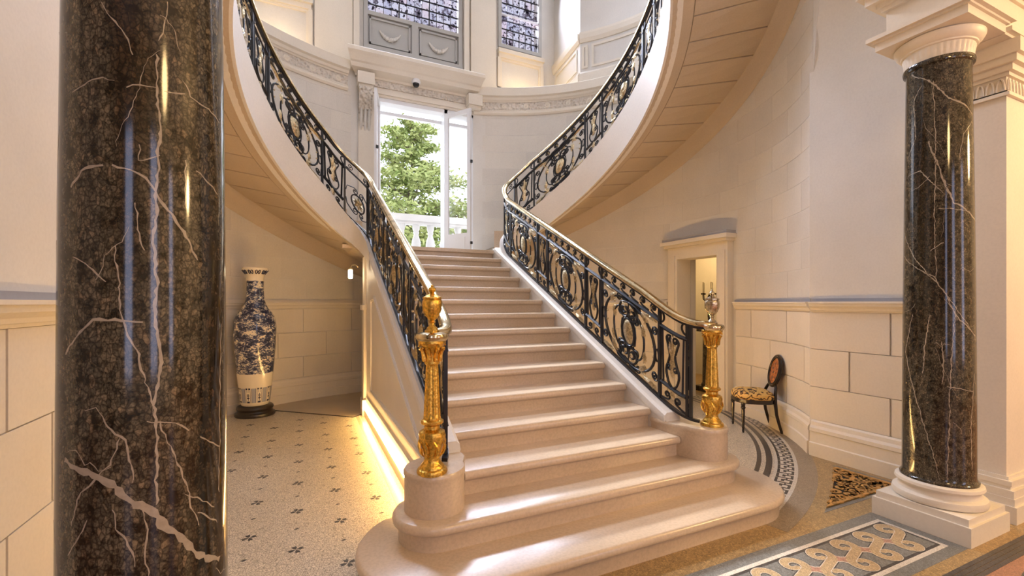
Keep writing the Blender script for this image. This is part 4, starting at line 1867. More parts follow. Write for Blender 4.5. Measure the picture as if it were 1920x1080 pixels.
def flute(r, z, a):
    if 0.325 < z < 0.632:
        return r * (1 - 0.10 * (0.5 - 0.5 * math.cos(12 * a)))
    if 0.15 < z < 0.28:
        return r * (1 + 0.03 * math.sin(10 * a + z * 30))
    return r


def newel(x, y, label, urn_mat):
    o = thing('newel_post', (x, y, 0.565), label, 'newel post', 'gilt newel posts at the foot of the stair')
    mb = MB()
    mb.lathe([(0.001, 0), (0.088, 0), (0.090, 0.012), (0.084, 0.026), (0.072, 0.032), (0.070, 0.042), (0.062, 0.052), (0.050, 0.066), (0.046, 0.085), (0.050, 0.11), (0.064, 0.16), (0.076, 0.20), (0.079, 0.222), (0.074, 0.242), (0.058, 0.252), (0.046, 0.258), (0.045, 0.278), (0.052, 0.284), (0.066, 0.292), (0.067, 0.305), (0.054, 0.315), (0.001, 0.315)], 40, fn=flute)
    b_ = lbuild(mb, 'base', M['gold'], o)
    mb = MB()
    for k in range(8):
        a = k * PI / 4
        pts = [((0.050 + 0.030 * math.sin(PI * t_) ** 0.8) * math.cos(a + 0.22 * math.sin(t_ * 5)), (0.050 + 0.030 * math.sin(PI * t_) ** 0.8) * math.sin(a + 0.22 * math.sin(t_ * 5)), 0.10 + 0.13 * t_) for t_ in [i / 6 for i in range(7)]]
        mb.tube(pts, [0.004, 0.008, 0.007, 0.009, 0.007, 0.008, 0.004], 5)
    lbuild(mb, 'acanthus', M['gold'], b_)
    mb = MB()
    prof = [(0.001, 0.312), (0.050, 0.312), (0.051, 0.325)] + [(0.051 - 0.014 * i / 16, 0.33 + 0.30 * i / 16) for i in range(17)] + [(0.038, 0.635), (0.045, 0.640), (0.045, 0.650), (0.001, 0.650)]
    mb.lathe(prof, 96, fn=flute)
    lbuild(mb, 'shaft', M['gold'], o)
    mb = MB()
    mb.lathe([(0.001, 0.648), (0.044, 0.648), (0.043, 0.68), (0.048, 0.71), (0.060, 0.735), (0.070, 0.745), (0.072, 0.755), (0.080, 0.760), (0.080, 0.776), (0.001, 0.776)], 32)
    c_ = lbuild(mb, 'capital', M['gold'], o)
    mb = MB()
    for k in range(8):
        a = k * PI / 4 + 0.2
        pts = [((0.044 + 0.030 * t_ ** 2 + 0.004) * math.cos(a), (0.044 + 0.030 * t_ ** 2 + 0.004) * math.sin(a), 0.655 + 0.09 * t_ - 0.02 * max(0, t_ - 0.8) * 5) for t_ in [i / 5 for i in range(6)]]
        mb.tube(pts, [0.012, 0.014, 0.012, 0.010, 0.010, 0.006], 6)
    for k in range(4):
        a = k * PI / 2 + 0.2
        cx, cy = 0.070 * math.cos(a), 0.070 * math.sin(a)
        pts = [(cx + 0.016 * math.cos(t_) * math.cos(a), cy + 0.016 * math.cos(t_) * math.sin(a), 0.742 + 0.016 * math.sin(t_)) for t_ in [i * 0.7 for i in range(9)]]
        mb.tube(pts, 0.006, 5)
    lbuild(mb, 'volutes', M['gold'], c_)
    mb = MB()
    mb.lathe([(0.001, 0.776), (0.084, 0.776), (0.092, 0.786), (0.096, 0.800), (0.090, 0.815), (0.070, 0.824), (0.001, 0.826)], 40)
    lbuild(mb, 'rail_end', M['brass'], o)

    def gad(r, z, a):
        return r * (1 + 0.05 * math.cos(16 * a)) if 0.90 < z < 0.99 else r
    mb = MB()
    mb.lathe([(0.001, 0.824), (0.042, 0.824), (0.044, 0.834), (0.034, 0.842), (0.030, 0.852), (0.018, 0.862), (0.013, 0.876), (0.020, 0.884), (0.014, 0.892), (0.024, 0.902), (0.040, 0.925), (0.052, 0.955), (0.058, 0.990), (0.056, 1.010), (0.050, 1.018), (0.056, 1.022), (0.056, 1.030), (0.040, 1.038), (0.024, 1.046), (0.012, 1.054), (0.016, 1.062), (0.022, 1.072), (0.019, 1.084), (0.008, 1.092), (0.010, 1.098), (0.001, 1.106)], 48, fn=gad)
    lbuild(mb, 'urn_finial', urn_mat, o)
    return o


newel(0.69, 2.61, 'gilt bronze newel post with urn finial, nearest the camera at the left of the stair', M['gold'])
newel(3.02, 2.65, 'gilt bronze newel post with silvery urn finial, right side of the stair near the chair', M['silvergilt'])

# ------------------------------------------------------------------ marble columns
VEINS = {
    'left': [[[-134, 1.165], [-130.0, 1.159], [-111.9, 1.135], [-96.2, 1.094], [-82.0, 1.045], [-69.0, 0.99], [-54.9, 0.921], [-37.6, 0.84], [-20, 0.80]], [[-133, 1.43], [-129.3, 1.452], [-120.1, 1.49], [-110.0, 1.516], [-96.2, 1.519], [-79.6, 1.51]], [[-70.6, 2.218], [-70.0, 2.107], [-69.0, 2.009], [-70.0, 1.896], [-71.9, 1.818], [-73.2, 1.741], [-71.3, 1.616], [-71.3, 1.49], [-70.0, 1.405], [-71.6, 1.294], [-69.7, 1.209], [-71.6, 1.098], [-70.3, 1.034]], [[-130.0, 1.855], [-120.1, 1.894], [-113.8, 1.905], [-104.7, 1.915]], [[-98.6, 1.91], [-86.7, 1.903], [-78.6, 1.884], [-71.3, 1.842], [-60.5, 1.803], [-49.2, 1.736], [-42.1, 1.682]], [[-129.3, 2.097], [-115.8, 2.119], [-104.7, 2.128], [-97.2, 2.126]], [[-90.0, 2.116], [-81.4, 2.129], [-71.3, 2.133]], [[-65.8, 2.123], [-56.8, 2.128], [-51.1, 2.138]], [[-53.0, 2.171], [-46.9, 2.136], [-29.5, 2.124], [-13.8, 2.106]], [[-94.8, 1.6], [-92.1, 1.533], [-88.2, 1.492], [-82.5, 1.429], [-78.1, 1.366], [-74.0, 1.295], [-71.6, 1.259]], [[-115.8, 1.292], [-108.2, 1.299], [-101.4, 1.251], [-96.2, 1.229], [-90.0, 1.213], [-86.7, 1.151], [-85.2, 1.102]], [[-77.1, 1.255], [-62.2, 1.246], [-49.2, 1.212]], [[-69.0, 1.25], [-63.8, 1.19], [-56.8, 1.126], [-51.1, 1.047], [-42.7, 0.939]], [[-127.0, 1.003], [-120.1, 1.078], [-99.6, 1.156], [-93.0, 1.219]], [[-40.4, 1.186], [-18.4, 1.13]], [[-14, 1.5], [-16, 1.3], [-18, 1.15], [-20, 1.0]], [[-78.6, 1.028], [-77.1, 0.95], [-76.5, 0.853]], [[-106.6, 2.323], [-101.4, 2.298], [-94.8, 2.269], [-85.2, 2.202]], [[-63.8, 2.369], [-62.9, 2.343], [-67.4, 2.279], [-69.0, 2.255]], [[-97.2, 1.041], [-94.1, 0.992], [-88.2, 0.947], [-83.5, 0.888]], [[-130.0, 0.928], [-120.1, 0.984], [-113.8, 1.018]], [[-53.0, 1.042], [-42.7, 1.021], [-26.2, 0.967]], [[-42.7, 0.976], [-22.6, 0.914]], [[-81.4, 1.972], [-82.5, 1.93], [-69.0, 1.953]], [[-42.7, 1.933], [-32.3, 1.912], [-18.4, 1.885]], [[-51.1, 1.823], [-53.0, 1.909], [-51.1, 1.955]], [[-127.0, 1.68], [-113.8, 1.653], [-102.9, 1.613]], [[-95.4, 1.708], [-96.2, 1.668], [-94.1, 1.6]], [[-83.5, 1.82], [-82.5, 1.752], [-79.6, 1.698]]],
    'right': [[[149.7, 3.203], [186.3, 3.107], [218.8, 2.963], [275.4, 2.839]], [[186.3, 2.682], [198.7, 2.542], [214.7, 2.351], [227.3, 2.238], [285.0, 2.108]], [[124.9, 2.103], [156.4, 1.915], [182.1, 1.777], [210.8, 1.645], [231.6, 1.446]], [[129.0, 1.906], [194.6, 1.738], [236.4, 1.482], [275.4, 1.301]], [[159.0, 1.478], [141.2, 1.205], [159.0, 0.984], [182.1, 0.7], [194.6, 0.526], [204.5, 0.345]], [[210.8, 1.59], [236.4, 1.446], [285.0, 1.299]], [[194.6, 3.096], [196.5, 2.8], [198.7, 2.542], [196.5, 2.104], [198.7, 1.737]], [[141.2, 2.598], [162.5, 2.727], [156.4, 3.001], [172.8, 3.09]], [[236.4, 2.524], [246.4, 2.703], [267.9, 2.799]], [[190.6, 1.48], [182.1, 1.294], [177.6, 1.069]], [[227.3, 1.518], [220.7, 1.085], [217.3, 0.65], [214.7, 0.359]], [[267.9, 1.085], [256.3, 0.728], [259.4, 0.439]], [[206.8, 1.299], [210.8, 1.155], [206.8, 1.008]], [[141.2, 2.482], [172.8, 2.49], [194.6, 2.38], [210.8, 2.309]], [[202.9, 2.211], [227.3, 2.195], [259.4, 2.184]], [[214.7, 0.993], [236.4, 0.987], [262.4, 0.96]], [[190.6, 1.922], [210.8, 1.971]]]}


def colrad(z):
    u = (z - 0.33) / (3.25 - 0.33)
    return 0.198 - 0.024 * max(0, u) ** 1.6


def column(cx, cy, nm, label):
    o = thing('marble_column', (cx, cy, 0), label, 'column', 'marble columns of the hall')
    mb = MB()
    mb.box(-0.276, 0.276, -0.276, 0.276, 0, 0.1255)
    mb.box(-0.258, 0.258, -0.258, 0.258, 0.1255, 0.172)
    lbuild(mb, 'plinth', M['colstone'], o, False)
    mb = MB()
    mb.lathe([(0.001, 0.17), (0.235, 0.17), (0.252, 0.178), (0.258, 0.198), (0.252, 0.222), (0.236, 0.232), (0.224, 0.236), (0.220, 0.246), (0.217, 0.262), (0.222, 0.272), (0.232, 0.277), (0.240, 0.288), (0.236, 0.306), (0.222, 0.316), (0.001, 0.318)], 64)
    lbuild(mb, 'base', M['colstone'], o)
    mb = MB()
    prof = [(0.001, 0.316), (0.212, 0.316), (0.213, 0.330), (0.204, 0.338), (0.198, 0.36)]
    prof += [(colrad(0.36 + (3.20 - 0.36) * i / 24), 0.36 + (3.20 - 0.36) * i / 24) for i in range(1, 25)]
    prof += [(0.176, 3.215), (0.190, 3.222), (0.194, 3.238), (0.190, 3.254), (0.178, 3.258), (0.001, 3.258)]
    mb.lathe(prof, 96)
    sh = lbuild(mb, 'shaft', M['marble'], o)
    rnd = random.Random(11 if nm == 'left' else 5)
    vs = [(v_, (0.010 if i == 0 else (0.0036 if i < 5 else 0.0020)) if nm == 'left' else (0.0055 if i < 2 else 0.0028)) for i, v_ in enumerate(VEINS[nm])]
    for _ in range(34):
        a0 = rnd.uniform(0, 360)
        z0 = rnd.uniform(0.5, 3.0)
        v_ = [[a0, z0]]
        dr = rnd.choice([-1, 1]) * rnd.uniform(3, 14)
        dz = rnd.uniform(-0.10, 0.02)
        for k in range(rnd.randint(3, 5)):
            v_.append([v_[-1][0] + dr * rnd.uniform(0.4, 1.2), min(3.15, max(0.4, v_[-1][1] + dz + rnd.uniform(-0.03, 0.03)))])
        vs.append((v_, rnd.uniform(0.0007, 0.0016)))
    for v_, wd in vs:
        if len(v_) < 2:
            continue
        pts = []
        for i in range(len(v_) - 1):
            a, b_ = v_[i], v_[i + 1]
            ln = math.hypot(R(a[0] - b_[0]) * 0.19, a[1] - b_[1])
            k = max(2, int(ln / 0.012))
            for j in range(k):
                t = j / k
                t = t * t * (3 - 2 * t) * 0.3 + t * 0.7
                pts.append((R(a[0] + (b_[0] - a[0]) * t), a[1] + (b_[1] - a[1]) * t))
        pts.append((R(v_[-1][0]), v_[-1][1]))
        n_ = len(pts)
        secs = []
        jx = 0.0
        for i, (a, z) in enumerate(pts):
            pa, pb = pts[max(i - 1, 0)], pts[min(i + 1, n_ - 1)]
            tx, tz = (pb[0] - pa[0]) * 0.19, pb[1] - pa[1]
            l = math.hypot(tx, tz) or 1
            nx, nz_ = -tz / l, tx / l
            t = i / max(1, n_ - 1)
            w_ = wd * (0.35 + 0.65 * math.sin(PI * min(1, max(0, t * 0.9 + 0.05))) ** 0.5) * rnd.uniform(0.35, 1.35)
            jx = jx * 0.6 + rnd.uniform(-1, 1) * 0.0035
            ro = colrad(z)
            row = []
            for s_, dr in ((1, -0.002), (1, 0.0004), (-1, 0.0004), (-1, -0.002)):
                aa = a + (nx * (w_ * s_ + jx)) / 0.19
                zz = z + nz_ * (w_ * s_ + jx)
                rr = colrad(zz) + dr
                row.append((rr * math.cos(aa), rr * math.sin(aa), zz))
            secs.append(row)
        if len(secs) < 2:
            continue
        mb = MB()
        mb.loft(secs)
        lbuild(mb, 'vein', M['vein'], sh, False)
    # capital: leaf-cut neck, echinus, square abacus

    def leafcut(r, z, a):
        if 3.275 < z < 3.335:
            return r * (1 + 0.028 * abs(math.sin(18 * a)))
        return r
    mb = MB()
    mb.lathe([(0.001, 3.256), (0.180, 3.256), (0.182, 3.278), (0.184, 3.30), (0.190, 3.33), (0.192, 3.338), (0.204, 3.342), (0.206, 3.352), (0.214, 3.356), (0.232, 3.376), (0.242, 3.396), (0.243, 3.410), (0.230, 3.422), (0.001, 3.424)], 144, fn=leafcut)
    lbuild(mb, 'capital', M['colstone'], o)
    mb = MB()
    mb.box(-0.268, 0.268, -0.258, 0.258, 3.42, 3.475)
    mb.box(-0.285, 0.285, -0.275, 0.275, 3.475, 3.49)
    mb.box(-0.31, 0.31, -0.30, 0.30, 3.49, 3.52)
    lbuild(mb, 'abacus', M['colstone'], o, False)
    return o


column(4.121, 1.650, 'right', 'dark veined marble column on a stone plinth at the right, beside the chair wall')
column(-0.411, 1.650, 'left', 'large dark brown veined marble column filling the left foreground')

# entablature over the columns, pilasters at the walls
for sg, nm in ((1, 'right'), (-1, 'left')):
    def bxs(mb, x0, x1, y0, y1, z0, z1):
        if sg < 0:
            x0, x1 = 2 * XC - x1, 2 * XC - x0
        mb.box(x0, x1, y0, y1, z0, z1)
    mb = MB()
    bxs(mb, 3.90, 6.0, 1.42, 1.86, 3.52, 3.70)
    bxs(mb, 3.87, 6.0, 1.40, 1.88, 3.70, 3.73)
    bxs(mb, 3.85, 6.0, 1.38, 1.90, 3.73, 3.76)
    bxs(mb, 3.80, 6.0, 1.33, 1.95, 3.76, 3.82)
    bxs(mb, 3.76, 6.0, 1.29, 1.99, 3.82, 3.90)
    bxs(mb, 4.40, 6.0, 1.40, 1.88, 3.42, 3.52)
    bxs(mb, 4.42, 6.0, 1.37, 1.90, 3.44, 3.47)
    bxs(mb, 3.90, 6.0, 1.42, 1.86, 3.90, 4.98)
    struct(mb.build('trim_7' if sg > 0 else 'trim_8', M['colstone']), 'stone entablature carried by the %s marble column' % nm, 'entablature')
    po = thing('pilaster', (4.62 if sg > 0 else 2 * XC - 4.62, 1.42, 0), 'square cream stone pilaster behind the %s marble column' % nm, 'pilaster', 'stone pilasters behind the columns')
    mb = MB()
    bxs(mb, 4.615, 6.0, 1.46, 1.90, 0.30, 3.10)
    mb.build('shaft', M['block'], po)
    mb = MB()
    for (e, z0, z1) in ((0.075, 0, 0.12), (0.06, 0.12, 0.17), (0.055, 0.17, 0.225), (0.03, 0.225, 0.25), (0.038, 0.25, 0.285), (0.015, 0.285, 0.31)):
        bxs(mb, 4.615 - e, 6.0, 1.46 - e, 1.90, z0, z1)
    mb.build('base', M['colstone'], po)
    mb = MB()
    for (e, z0, z1) in ((0.022, 3.06, 3.085), (0.0, 3.085, 3.20), (0.02, 3.20, 3.225), (0.045, 3.225, 3.27), (0.075, 3.27, 3.32), (0.10, 3.32, 3.42)):
        bxs(mb, 4.615 - e, 6.0, 1.46 - e, 1.90, z0, z1)
    cp = mb.build('capital', M['colstone'], po)
    mb = MB()
    xs_ = 4.615 if sg > 0 else 2 * XC - 4.615
    for i in range(7):
        y = 1.49 + 0.055 * i
        pts = [(xs_ - sg * 0.004, y + 0.022 * math.cos(a * PI / 6), 3.10 + 0.09 * math.sin(a * PI / 6)) for a in range(7)]
        mb.tube(pts, 0.006, 5)
    for i in range(10):
        x = xs_ + sg * (0.03 + 0.055 * i)
        pts = [(x + 0.022 * math.cos(a * PI / 6), 1.456, 3.10 + 0.09 * math.sin(a * PI / 6)) for a in range(7)]
        mb.tube(pts, 0.006, 5)
    mb.build('leaf_border', M['colstone'], cp, True)

# ------------------------------------------------------------------ lantern on the left under the landing
ln = thing('wall_lantern', (0.62, 6.62, 2.0), 'small glowing lantern hanging from a bracket under the left flight', 'lantern')
mb = MB()
mb.tube([(0.70, 6.64, 2.06), (0.66, 6.62, 2.09), (0.61, 6.60, 2.08), (0.595, 6.60, 2.045)], 0.008, 6)
mb.lathe([(0.001, 2.045), (0.022, 2.04), (0.030, 2.02), (0.001, 2.018)], 12, (0.595, 6.60))
mb.build('bracket', M['leafgold'], ln, True)
mb = MB()
mb.lathe([(0.001, 2.02), (0.026, 2.018), (0.030, 1.96), (0.026, 1.90), (0.001, 1.895)], 12, (0.595, 6.60))
mb.build('shade', M['lampglass'], ln, True)

# ------------------------------------------------------------------ porcelain vase on its stand
VX, VY = -0.605, 7.22
vs_ = thing('vase_stand', (VX, VY, 0), 'low round black wooden stand under the tall porcelain vase', 'stand')
mb = MB()
mb.lathe([(0.001, 0.0), (0.245, 0.0), (0.252, 0.02), (0.245, 0.045), (0.225, 0.055), (0.215, 0.075), (0.222, 0.09), (0.232, 0.105), (0.225, 0.13), (0.205, 0.145), (0.001, 0.146)], 48)
lbuild(mb, 'body', M['plinthwood'], vs_)
va = thing('porcelain_vase', (VX, VY, 0.146), 'tall blue and white porcelain floor vase in the left corner', 'vase')
zo = 0.146
prof = [(0.001, 0.15), (0.165, 0.15), (0.178, 0.17), (0.184, 0.20), (0.196, 0.30), (0.208, 0.42), (0.224, 0.57), (0.240, 0.75), (0.254, 0.95), (0.262, 1.12), (0.264, 1.22), (0.258, 1.30), (0.240, 1.37), (0.205, 1.43), (0.165, 1.48), (0.135, 1.54), (0.118, 1.60), (0.110, 1.68), (0.106, 1.80), (0.108, 1.90), (0.118, 1.955), (0.140, 1.99), (0.160, 2.01), (0.163, 2.04), (0.155, 2.05), (0.140, 2.03), (0.10, 1.96), (0.09, 1.8), (0.09, 1.7), (0.001, 1.69)]
mb = MB()
mb.lathe([(r, z - zo) for r, z in prof], 64)
vb = lbuild(mb, 'body', M['porcelain'], va)


def vrad(z):
    for (r0, z0), (r1, z1) in zip(prof[1:22], prof[2:23]):
        if z0 <= z <= z1:
            return r0 + (r1 - r0) * (z - z0) / max(1e-6, z1 - z0)
    return 0.16


def vpatch(mb, a0, a1, z0, z1, d=0.0012):
    secs = []
    for i in range(5):
        a = a0 + (a1 - a0) * i / 4
        row = []
        for z, e in ((z0, -0.002), (z0, d), (z1, d), (z1, -0.002)):
            rr = vrad(z) + e
            row.append((rr * math.cos(a), rr * math.sin(a), z - zo))
        secs.append(row)
    mb.loft(secs)


mb = MB()
mb2 = MB()
for k in range(18):
    a = 2 * PI * k / 18
    if k % 2 == 0:
        for (u0, u1, v0, v1) in ((0.02, 0.04, 0.20, 0.40), (0.30, 0.32, 0.20, 0.40), (0.02, 0.14, 0.385, 0.405), (0.20, 0.32, 0.385, 0.405), (0.10, 0.12, 0.345, 0.40), (0.22, 0.24, 0.345, 0.40), (0.08, 0.26, 0.20, 0.225), (0.15, 0.19, 0.235, 0.33), (0.09, 0.25, 0.26, 0.275), (0.10, 0.13, 0.285, 0.32), (0.21, 0.24, 0.285, 0.32)):
            vpatch(mb, a + u0, a + u1, v0, v1)
    else:
        vpatch(mb2, a + 0.05, a + 0.29, 0.20, 0.40)
        vpatch(mb, a + 0.03, a + 0.05, 0.20, 0.40)
        vpatch(mb, a + 0.29, a + 0.31, 0.20, 0.40)
lbuild(mb, 'key_frieze', M['cobalt'], vb, False)
lbuild(mb2, 'pale_frieze', M['paleblue'], vb, False)
mb = MB()
for k in range(10):
    a = 2 * PI * k / 10
    pts = []
    for i in range(15):
        t = i / 14 * 2 * PI
        aa = a + 0.20 * math.cos(t)
        z = 1.985 + 0.026 * math.sin(2 * t)
        rr = (0.118 + (0.160 - 0.118) * (z - 1.955) / 0.055) + 0.001
        pts.append((rr * math.cos(aa), rr * math.sin(aa), z - zo))
    mb.tube(pts, 0.006, 5)
lbuild(mb, 'lip_scrolls', M['cobalt'], vb)

# ------------------------------------------------------------------ chair
ch = thing('side_chair', (5.055, 3.83, 0), 'black oval-back side chair with gold scroll upholstery by the curved wall', 'chair')
ch.rotation_euler = (0, 0, math.atan2(-0.82, 0.57) * -1 + 0)   # local +y looks to the front of the chair
mb = MB()


def seat_outline(k, e=0.0):
    pts = []
    for i in range(32):
        a = 2 * PI * i / 32
        c, s = math.cos(a), math.sin(a)
        ex = 0.62 if s > 0 else 0.45
        x = 0.235 * (abs(c) ** 0.62) * (1 if c > 0 else -1) * (1.0 if s > 0 else 0.93 + 0.07 * (1 + s))
        y = 0.215 * (abs(s) ** ex) * (1 if s > 0 else -1)
        pts.append((x * k, y * k))
    return pts


mb.loft([[(x, y, z) for x, y in seat_outline(k)] for k, z in ((0.93, 0.345), (1.0, 0.350), (1.0, 0.395), (0.98, 0.40))])
lbuild(mb, 'seat_frame', M['ebony'], ch)
mb = MB()
mb.loft([[(x, y, z) for x, y in seat_outline(k)] for k, z in ((0.985, 0.398), (1.01, 0.415), (1.0, 0.445), (0.92, 0.472), (0.75, 0.490), (0.45, 0.502), (0.1, 0.506))])
lbuild(mb, 'seat', M['tapestry'], ch, True, 80)
for sx in (-1, 1):
    mb = MB()
    mb.lathe([(0.001, 0.0), (0.010, 0.0), (0.012, 0.02), (0.016, 0.03), (0.010, 0.04), (0.015, 0.055), (0.014, 0.07), (0.021, 0.27), (0.018, 0.285), (0.026, 0.295), (0.026, 0.31), (0.020, 0.318), (0.024, 0.335), (0.024, 0.36), (0.001, 0.36)], 14, (sx * 0.20, 0.165))
    lbuild(mb, 'leg', M['ebony'], ch)
    mb = MB()
    pts = [(sx * 0.175, -0.275, 0.0), (sx * 0.175, -0.245, 0.10), (sx * 0.175, -0.215, 0.22), (sx * 0.175, -0.20, 0.36), (sx * 0.165, -0.205, 0.46), (sx * 0.125, -0.225, 0.53), (sx * 0.085, -0.235, 0.565)]
    mb.tube(pts, [0.016, 0.017, 0.019, 0.022, 0.019, 0.017, 0.016], 8)
    lbuild(mb, 'leg', M['ebony'], ch)


def backpt(u, v, o=0.0):
    """oval back, tilted backwards; u across, v up from the centre"""
    t = R(12)
    return (u, -0.262 - v * math.sin(t) + o * math.cos(t), 0.725 + v * math.cos(t) + o * math.sin(t))


mb = MB()
mb.tube([backpt(0.150 * math.cos(a * PI / 20), 0.185 * math.sin(a * PI / 20)) for a in range(40)], 0.021, 8, closed=True)
mb.tube([backpt(0.128 * math.cos(a * PI / 20), 0.163 * math.sin(a * PI / 20), 0.012) for a in range(40)], 0.007, 6, closed=True)
bk = lbuild(mb, 'backrest', M['ebony'], ch)
mb = MB()
secs = []
for k, o in ((0.02, -0.012), (1.0, -0.010), (1.0, 0.006), (0.6, 0.012), (0.02, 0.014)):
    secs.append([backpt(0.135 * k * math.cos(a * PI / 20), 0.170 * k * math.sin(a * PI / 20), o) for a in range(40)])
mb.loft(secs)
lbuild(mb, 'back_panel', M['veneer'], bk)

# ------------------------------------------------------------------ candelabra on its pedestal in the side room
PX, PY = 6.55, 5.806
pd = thing('marble_pedestal', (PX, PY, 0), 'grey marble pedestal just inside the side doorway', 'pedestal')
mb = MB()
mb.box(-0.17, 0.17, -0.17, 0.17, 0, 0.09)
lbuild(mb, 'base', M['marble'], pd, False)
mb = MB()
mb.box(-0.15, 0.15, -0.15, 0.15, 1.05, 1.13)
lbuild(mb, 'top_slab', M['marble'], pd, False)
mb = MB()
mb.lathe([(0.13, 0.09), (0.135, 0.12), (0.115, 0.15), (0.11, 0.6), (0.105, 1.0), (0.125, 1.03), (0.125, 1.05)], 32)
lbuild(mb, 'shaft', M['marble'], pd)
cd = thing('candelabra', (PX, PY, 1.13), 'dark candelabra with white candles seen above the right newel urn', 'candelabra')
mb = MB()
mb.lathe([(0.001, 0), (0.09, 0), (0.09, 0.02), (0.04, 0.05), (0.02, 0.10), (0.03, 0.2), (0.02, 0.3), (0.018, 0.50), (0.03, 0.54), (0.012, 0.58), (0.001, 0.585)], 20)
for k in range(5):
    a = 2 * PI * k / 5 + 0.3
    mb.tube([(0.0, 0.0, 0.46), (0.06 * math.cos(a), 0.06 * math.sin(a), 0.44), (0.115 * math.cos(a), 0.115 * math.sin(a), 0.50), (0.12 * math.cos(a), 0.12 * math.sin(a), 0.575)], 0.008, 6)
    mb.lathe([(0.001, 0.57), (0.03, 0.575), (0.034, 0.60), (0.012, 0.605), (0.001, 0.606)], 12, (0.12 * math.cos(a), 0.12 * math.sin(a)))
lbuild(mb, 'stem', M['ebony'], cd)
for k in range(5):
    a = 2 * PI * k / 5 + 0.3
    mb = MB()
    mb.lathe([(0.001, 0.60), (0.011, 0.60), (0.010, 0.79), (0.002, 0.80)], 10, (0.12 * math.cos(a), 0.12 * math.sin(a)))
    lbuild(mb, 'candle', M['candle'], cd)

# ------------------------------------------------------------------ heating grille in the floor
gr = thing('floor_grille', (4.2, 2.28, 0), 'triangular pierced brass grille let into the mosaic floor by the column', 'grille')


def arcpt(y):
    """curved side of the grille, concentric with the round mosaic"""
    r = 4.66
    return RC[0] + math.sqrt(max(0.0, r * r - (y - RC[1]) ** 2)), y


cur = [arcpt(2.11 + (2.60 - 2.11) * i / 10) for i in range(11)]
cx_ = 3.61 - cur[0][0]
cur = [(x + cx_ * (1 - i / 10.0) + (4.555 - cur[-1][0]) * (i / 10.0), y) for i, (x, y) in enumerate(cur)]
tri = cur + [(4.58, 2.58), (4.60, 2.11)]


def inset(poly, k):
    gx = sum(p[0] for p in poly) / len(poly)
    gy = sum(p[1] for p in poly) / len(poly)
    return [(gx + (x - gx) * k, gy + (y - gy) * k) for x, y in poly]


mb = MB()
mb.prism(inset(tri, 1.16), 0.0, 0.0015)
mb.build('border', M['m_grey'], gr)
mb = MB()
mb.prism(tri, 0.0, 0.003)
mb.build('shaft_shade', M['void'], gr)  # black sheet paints the shade of the shaft under the openings
mb = MB()
secs = []
pin = inset(tri, 0.90)
for a, b_ in list(zip(tri, pin)) + [(tri[0], pin[0])]:
    secs.append([(*a, 0.0), (*b_, 0.0), (*b_, 0.012), (*a, 0.012)])
mb.loft(secs)
mb.build('frame', M['brassgrille'], gr)
rnd = random.Random(3)


def inside(p, poly):
    c = False
    n_ = len(poly)
    for i in range(n_):
        a, b_ = poly[i], poly[i - 1]
        if (a[1] > p[1]) != (b_[1] > p[1]) and p[0] < (b_[0] - a[0]) * (p[1] - a[1]) / (b_[1] - a[1]) + a[0]:
            c = not c
    return c


nsc = 0
tryn = 0
cent = []
while nsc < 34 and tryn < 4000:
    tryn += 1
    p = (rnd.uniform(3.6, 4.6), rnd.uniform(2.1, 2.6))
    if not inside(p, pin) or any(math.hypot(p[0] - q_[0], p[1] - q_[1]) < 0.060 for q_ in cent):
        continue
    cent.append(p)
    mb = MB()
    sd = rnd.choice([-1, 1])
    a0 = rnd.uniform(0, 6)
    pts = [(p[0] + 0.052 * (1 - 0.8 * t) * math.cos(a0 + sd * t * 7.5), p[1] + 0.052 * (1 - 0.8 * t) * math.sin(a0 + sd * t * 7.5)) for t in [i / 16 for i in range(17)]]
    pts = [q_ for q_ in pts if inside(q_, tri)]
    if len(pts) < 5:
        continue
    ribbon2(mb, pts, lambda t: 0.013 * (0.45 + 0.8 * math.sin(PI * t)), 0.0, 0.010)
    mb.build('scroll', M['brassgrille'], gr)
    nsc += 1

# ------------------------------------------------------------------ balcony and garden
mb = MB()
mb.box(-4, 8, 8.7, 9.75, 2.1, 2.36)
struct(mb.build('floor_balcony', M['outstone']), 'pale stone balcony floor outside the garden door', 'floor')
ba = thing('stone_balustrade', (1.86, 9.6, 2.36), 'pale stone balustrade of the balcony seen through the garden door', 'balustrade')
mb = MB()
mb.box(-4, 8, 9.47, 9.73, 3.28, 3.42)
mb.box(-4, 8, 9.50, 9.70, 3.22, 3.28)
mb.build('coping', M['outstone'], ba)
mb = MB()
mb.box(-4, 8, 9.48, 9.72, 2.36, 2.52)
mb.build('base_rail', M['outstone'], ba)
mb = MB()
mb.lathe([(0.07, 2.52), (0.075, 2.56), (0.05, 2.60), (0.06, 2.64), (0.095, 2.74), (0.10, 2.80), (0.085, 2.90), (0.055, 2.98), (0.05, 3.02), (0.065, 3.05), (0.055, 3.08), (0.075, 3.13), (0.08, 3.22)], 20)
b0 = None
for i in range(16):
    x = -0.6 + 0.31 * i
    if b0 is None:
        b0 = mb.build('baluster', M['outstone'], None, True)
        b0.parent = ba
        b0.location = (x - 1.86, 0, -2.36)
    else:
        copyobj(b0, ba, (x - 1.86, 0, -2.36))
mb = MB()
mb.box(-60, 60, 9.8, 90, -0.6, -0.5)
struct(mb.build('ground_garden', M['ground']), 'pale garden ground beyond the balcony', 'ground')


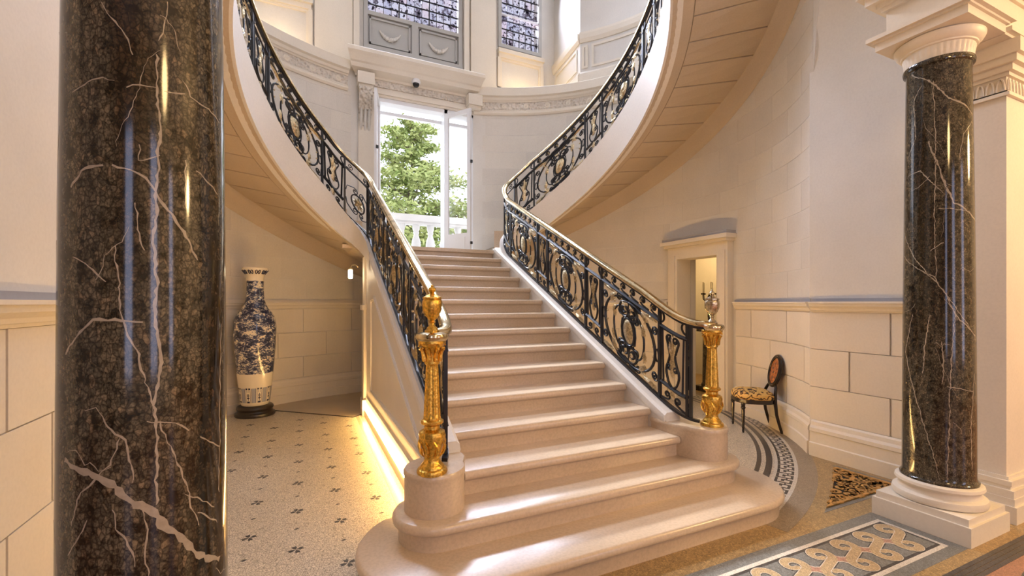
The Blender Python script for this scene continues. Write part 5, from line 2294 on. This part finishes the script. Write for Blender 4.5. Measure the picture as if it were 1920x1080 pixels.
def tree(x, y, z0, h, rad, label, mat, seed, dens, trunkr=0.22, layered=True):
    o = thing('garden_tree', (x, y, z0), label, 'tree', 'garden trees behind the balcony')
    rn = random.Random(seed)
    mb = MB()
    mb.tube([(x + 0.12 * math.sin(i), y, z0 + h * 0.95 * i / 8) for i in range(9)], [trunkr * (1 - 0.85 * i / 8) for i in range(9)], 8)
    mb.build('trunk', M['bark'], o, True)
    fo = MB()
    for k in range(dens):
        u = (k + 0.5) / dens
        zz = z0 + h * (0.16 + 0.82 * u)
        a = k * 2.39996
        ln = rad * (1.0 - 0.72 * u ** 1.4) * rn.uniform(0.65, 1.1)
        rise = rn.uniform(0.05, 0.35) * ln
        p0 = Vector((x, y, zz))
        p1 = Vector((x + ln * math.cos(a), y + ln * math.sin(a), zz + rise))
        mb = MB()
        mid = (p0 + p1) / 2 + Vector((0, 0, rise * 0.3))
        mb.tube([p0, mid, p1], [0.05 * trunkr / 0.22, 0.03 * trunkr / 0.22, 0.008], 5)
        mb.build('branch', M['bark'], o)
        nt_ = int(470 * ln / rad) + 90
        for q in range(nt_):
            t = rn.uniform(0.2, 1.05)
            c = p0.lerp(p1, t) + Vector((0, 0, 4 * t * (1 - t) * rise * 0.15))
            sp = 0.20 * ln * (0.5 + t * 0.5)
            c += Vector((rn.gauss(0, sp), rn.gauss(0, sp), rn.gauss(0, sp * (0.28 if layered else 0.7)) + 0.04))
            s_ = rn.uniform(0.05, 0.11) * (rad / 3.0) ** 0.5
            d1 = Vector((rn.gauss(0, 1), rn.gauss(0, 1), rn.gauss(0, 0.5))).normalized()
            d2 = d1.cross(Vector((rn.gauss(0, 1), rn.gauss(0, 1), rn.gauss(0, 1)))).normalized()
            fo.add([c - d1 * s_ * 1.3, c + d2 * s_ * 0.45, c + d1 * s_ * 1.3, c - d2 * s_ * 0.5], [(0, 1, 2, 3)])
    tag(fo.build('foliage', mat, o), kind='stuff')
    return o


tree(4.35, 20.0, -0.5, 10.1, 4.0, 'spreading green cedar filling the garden doorway', M['needles'], 2, 64)
tree(4.1, 11.9, -0.5, 4.9, 0.70, 'pale bushy tree seen through the right door pane', M['needles2'], 5, 30, 0.08, False)
tree(-5.0, 22.5, -0.5, 7.2, 2.6, 'green tree standing left of the cedar', M['needles'], 9, 28)
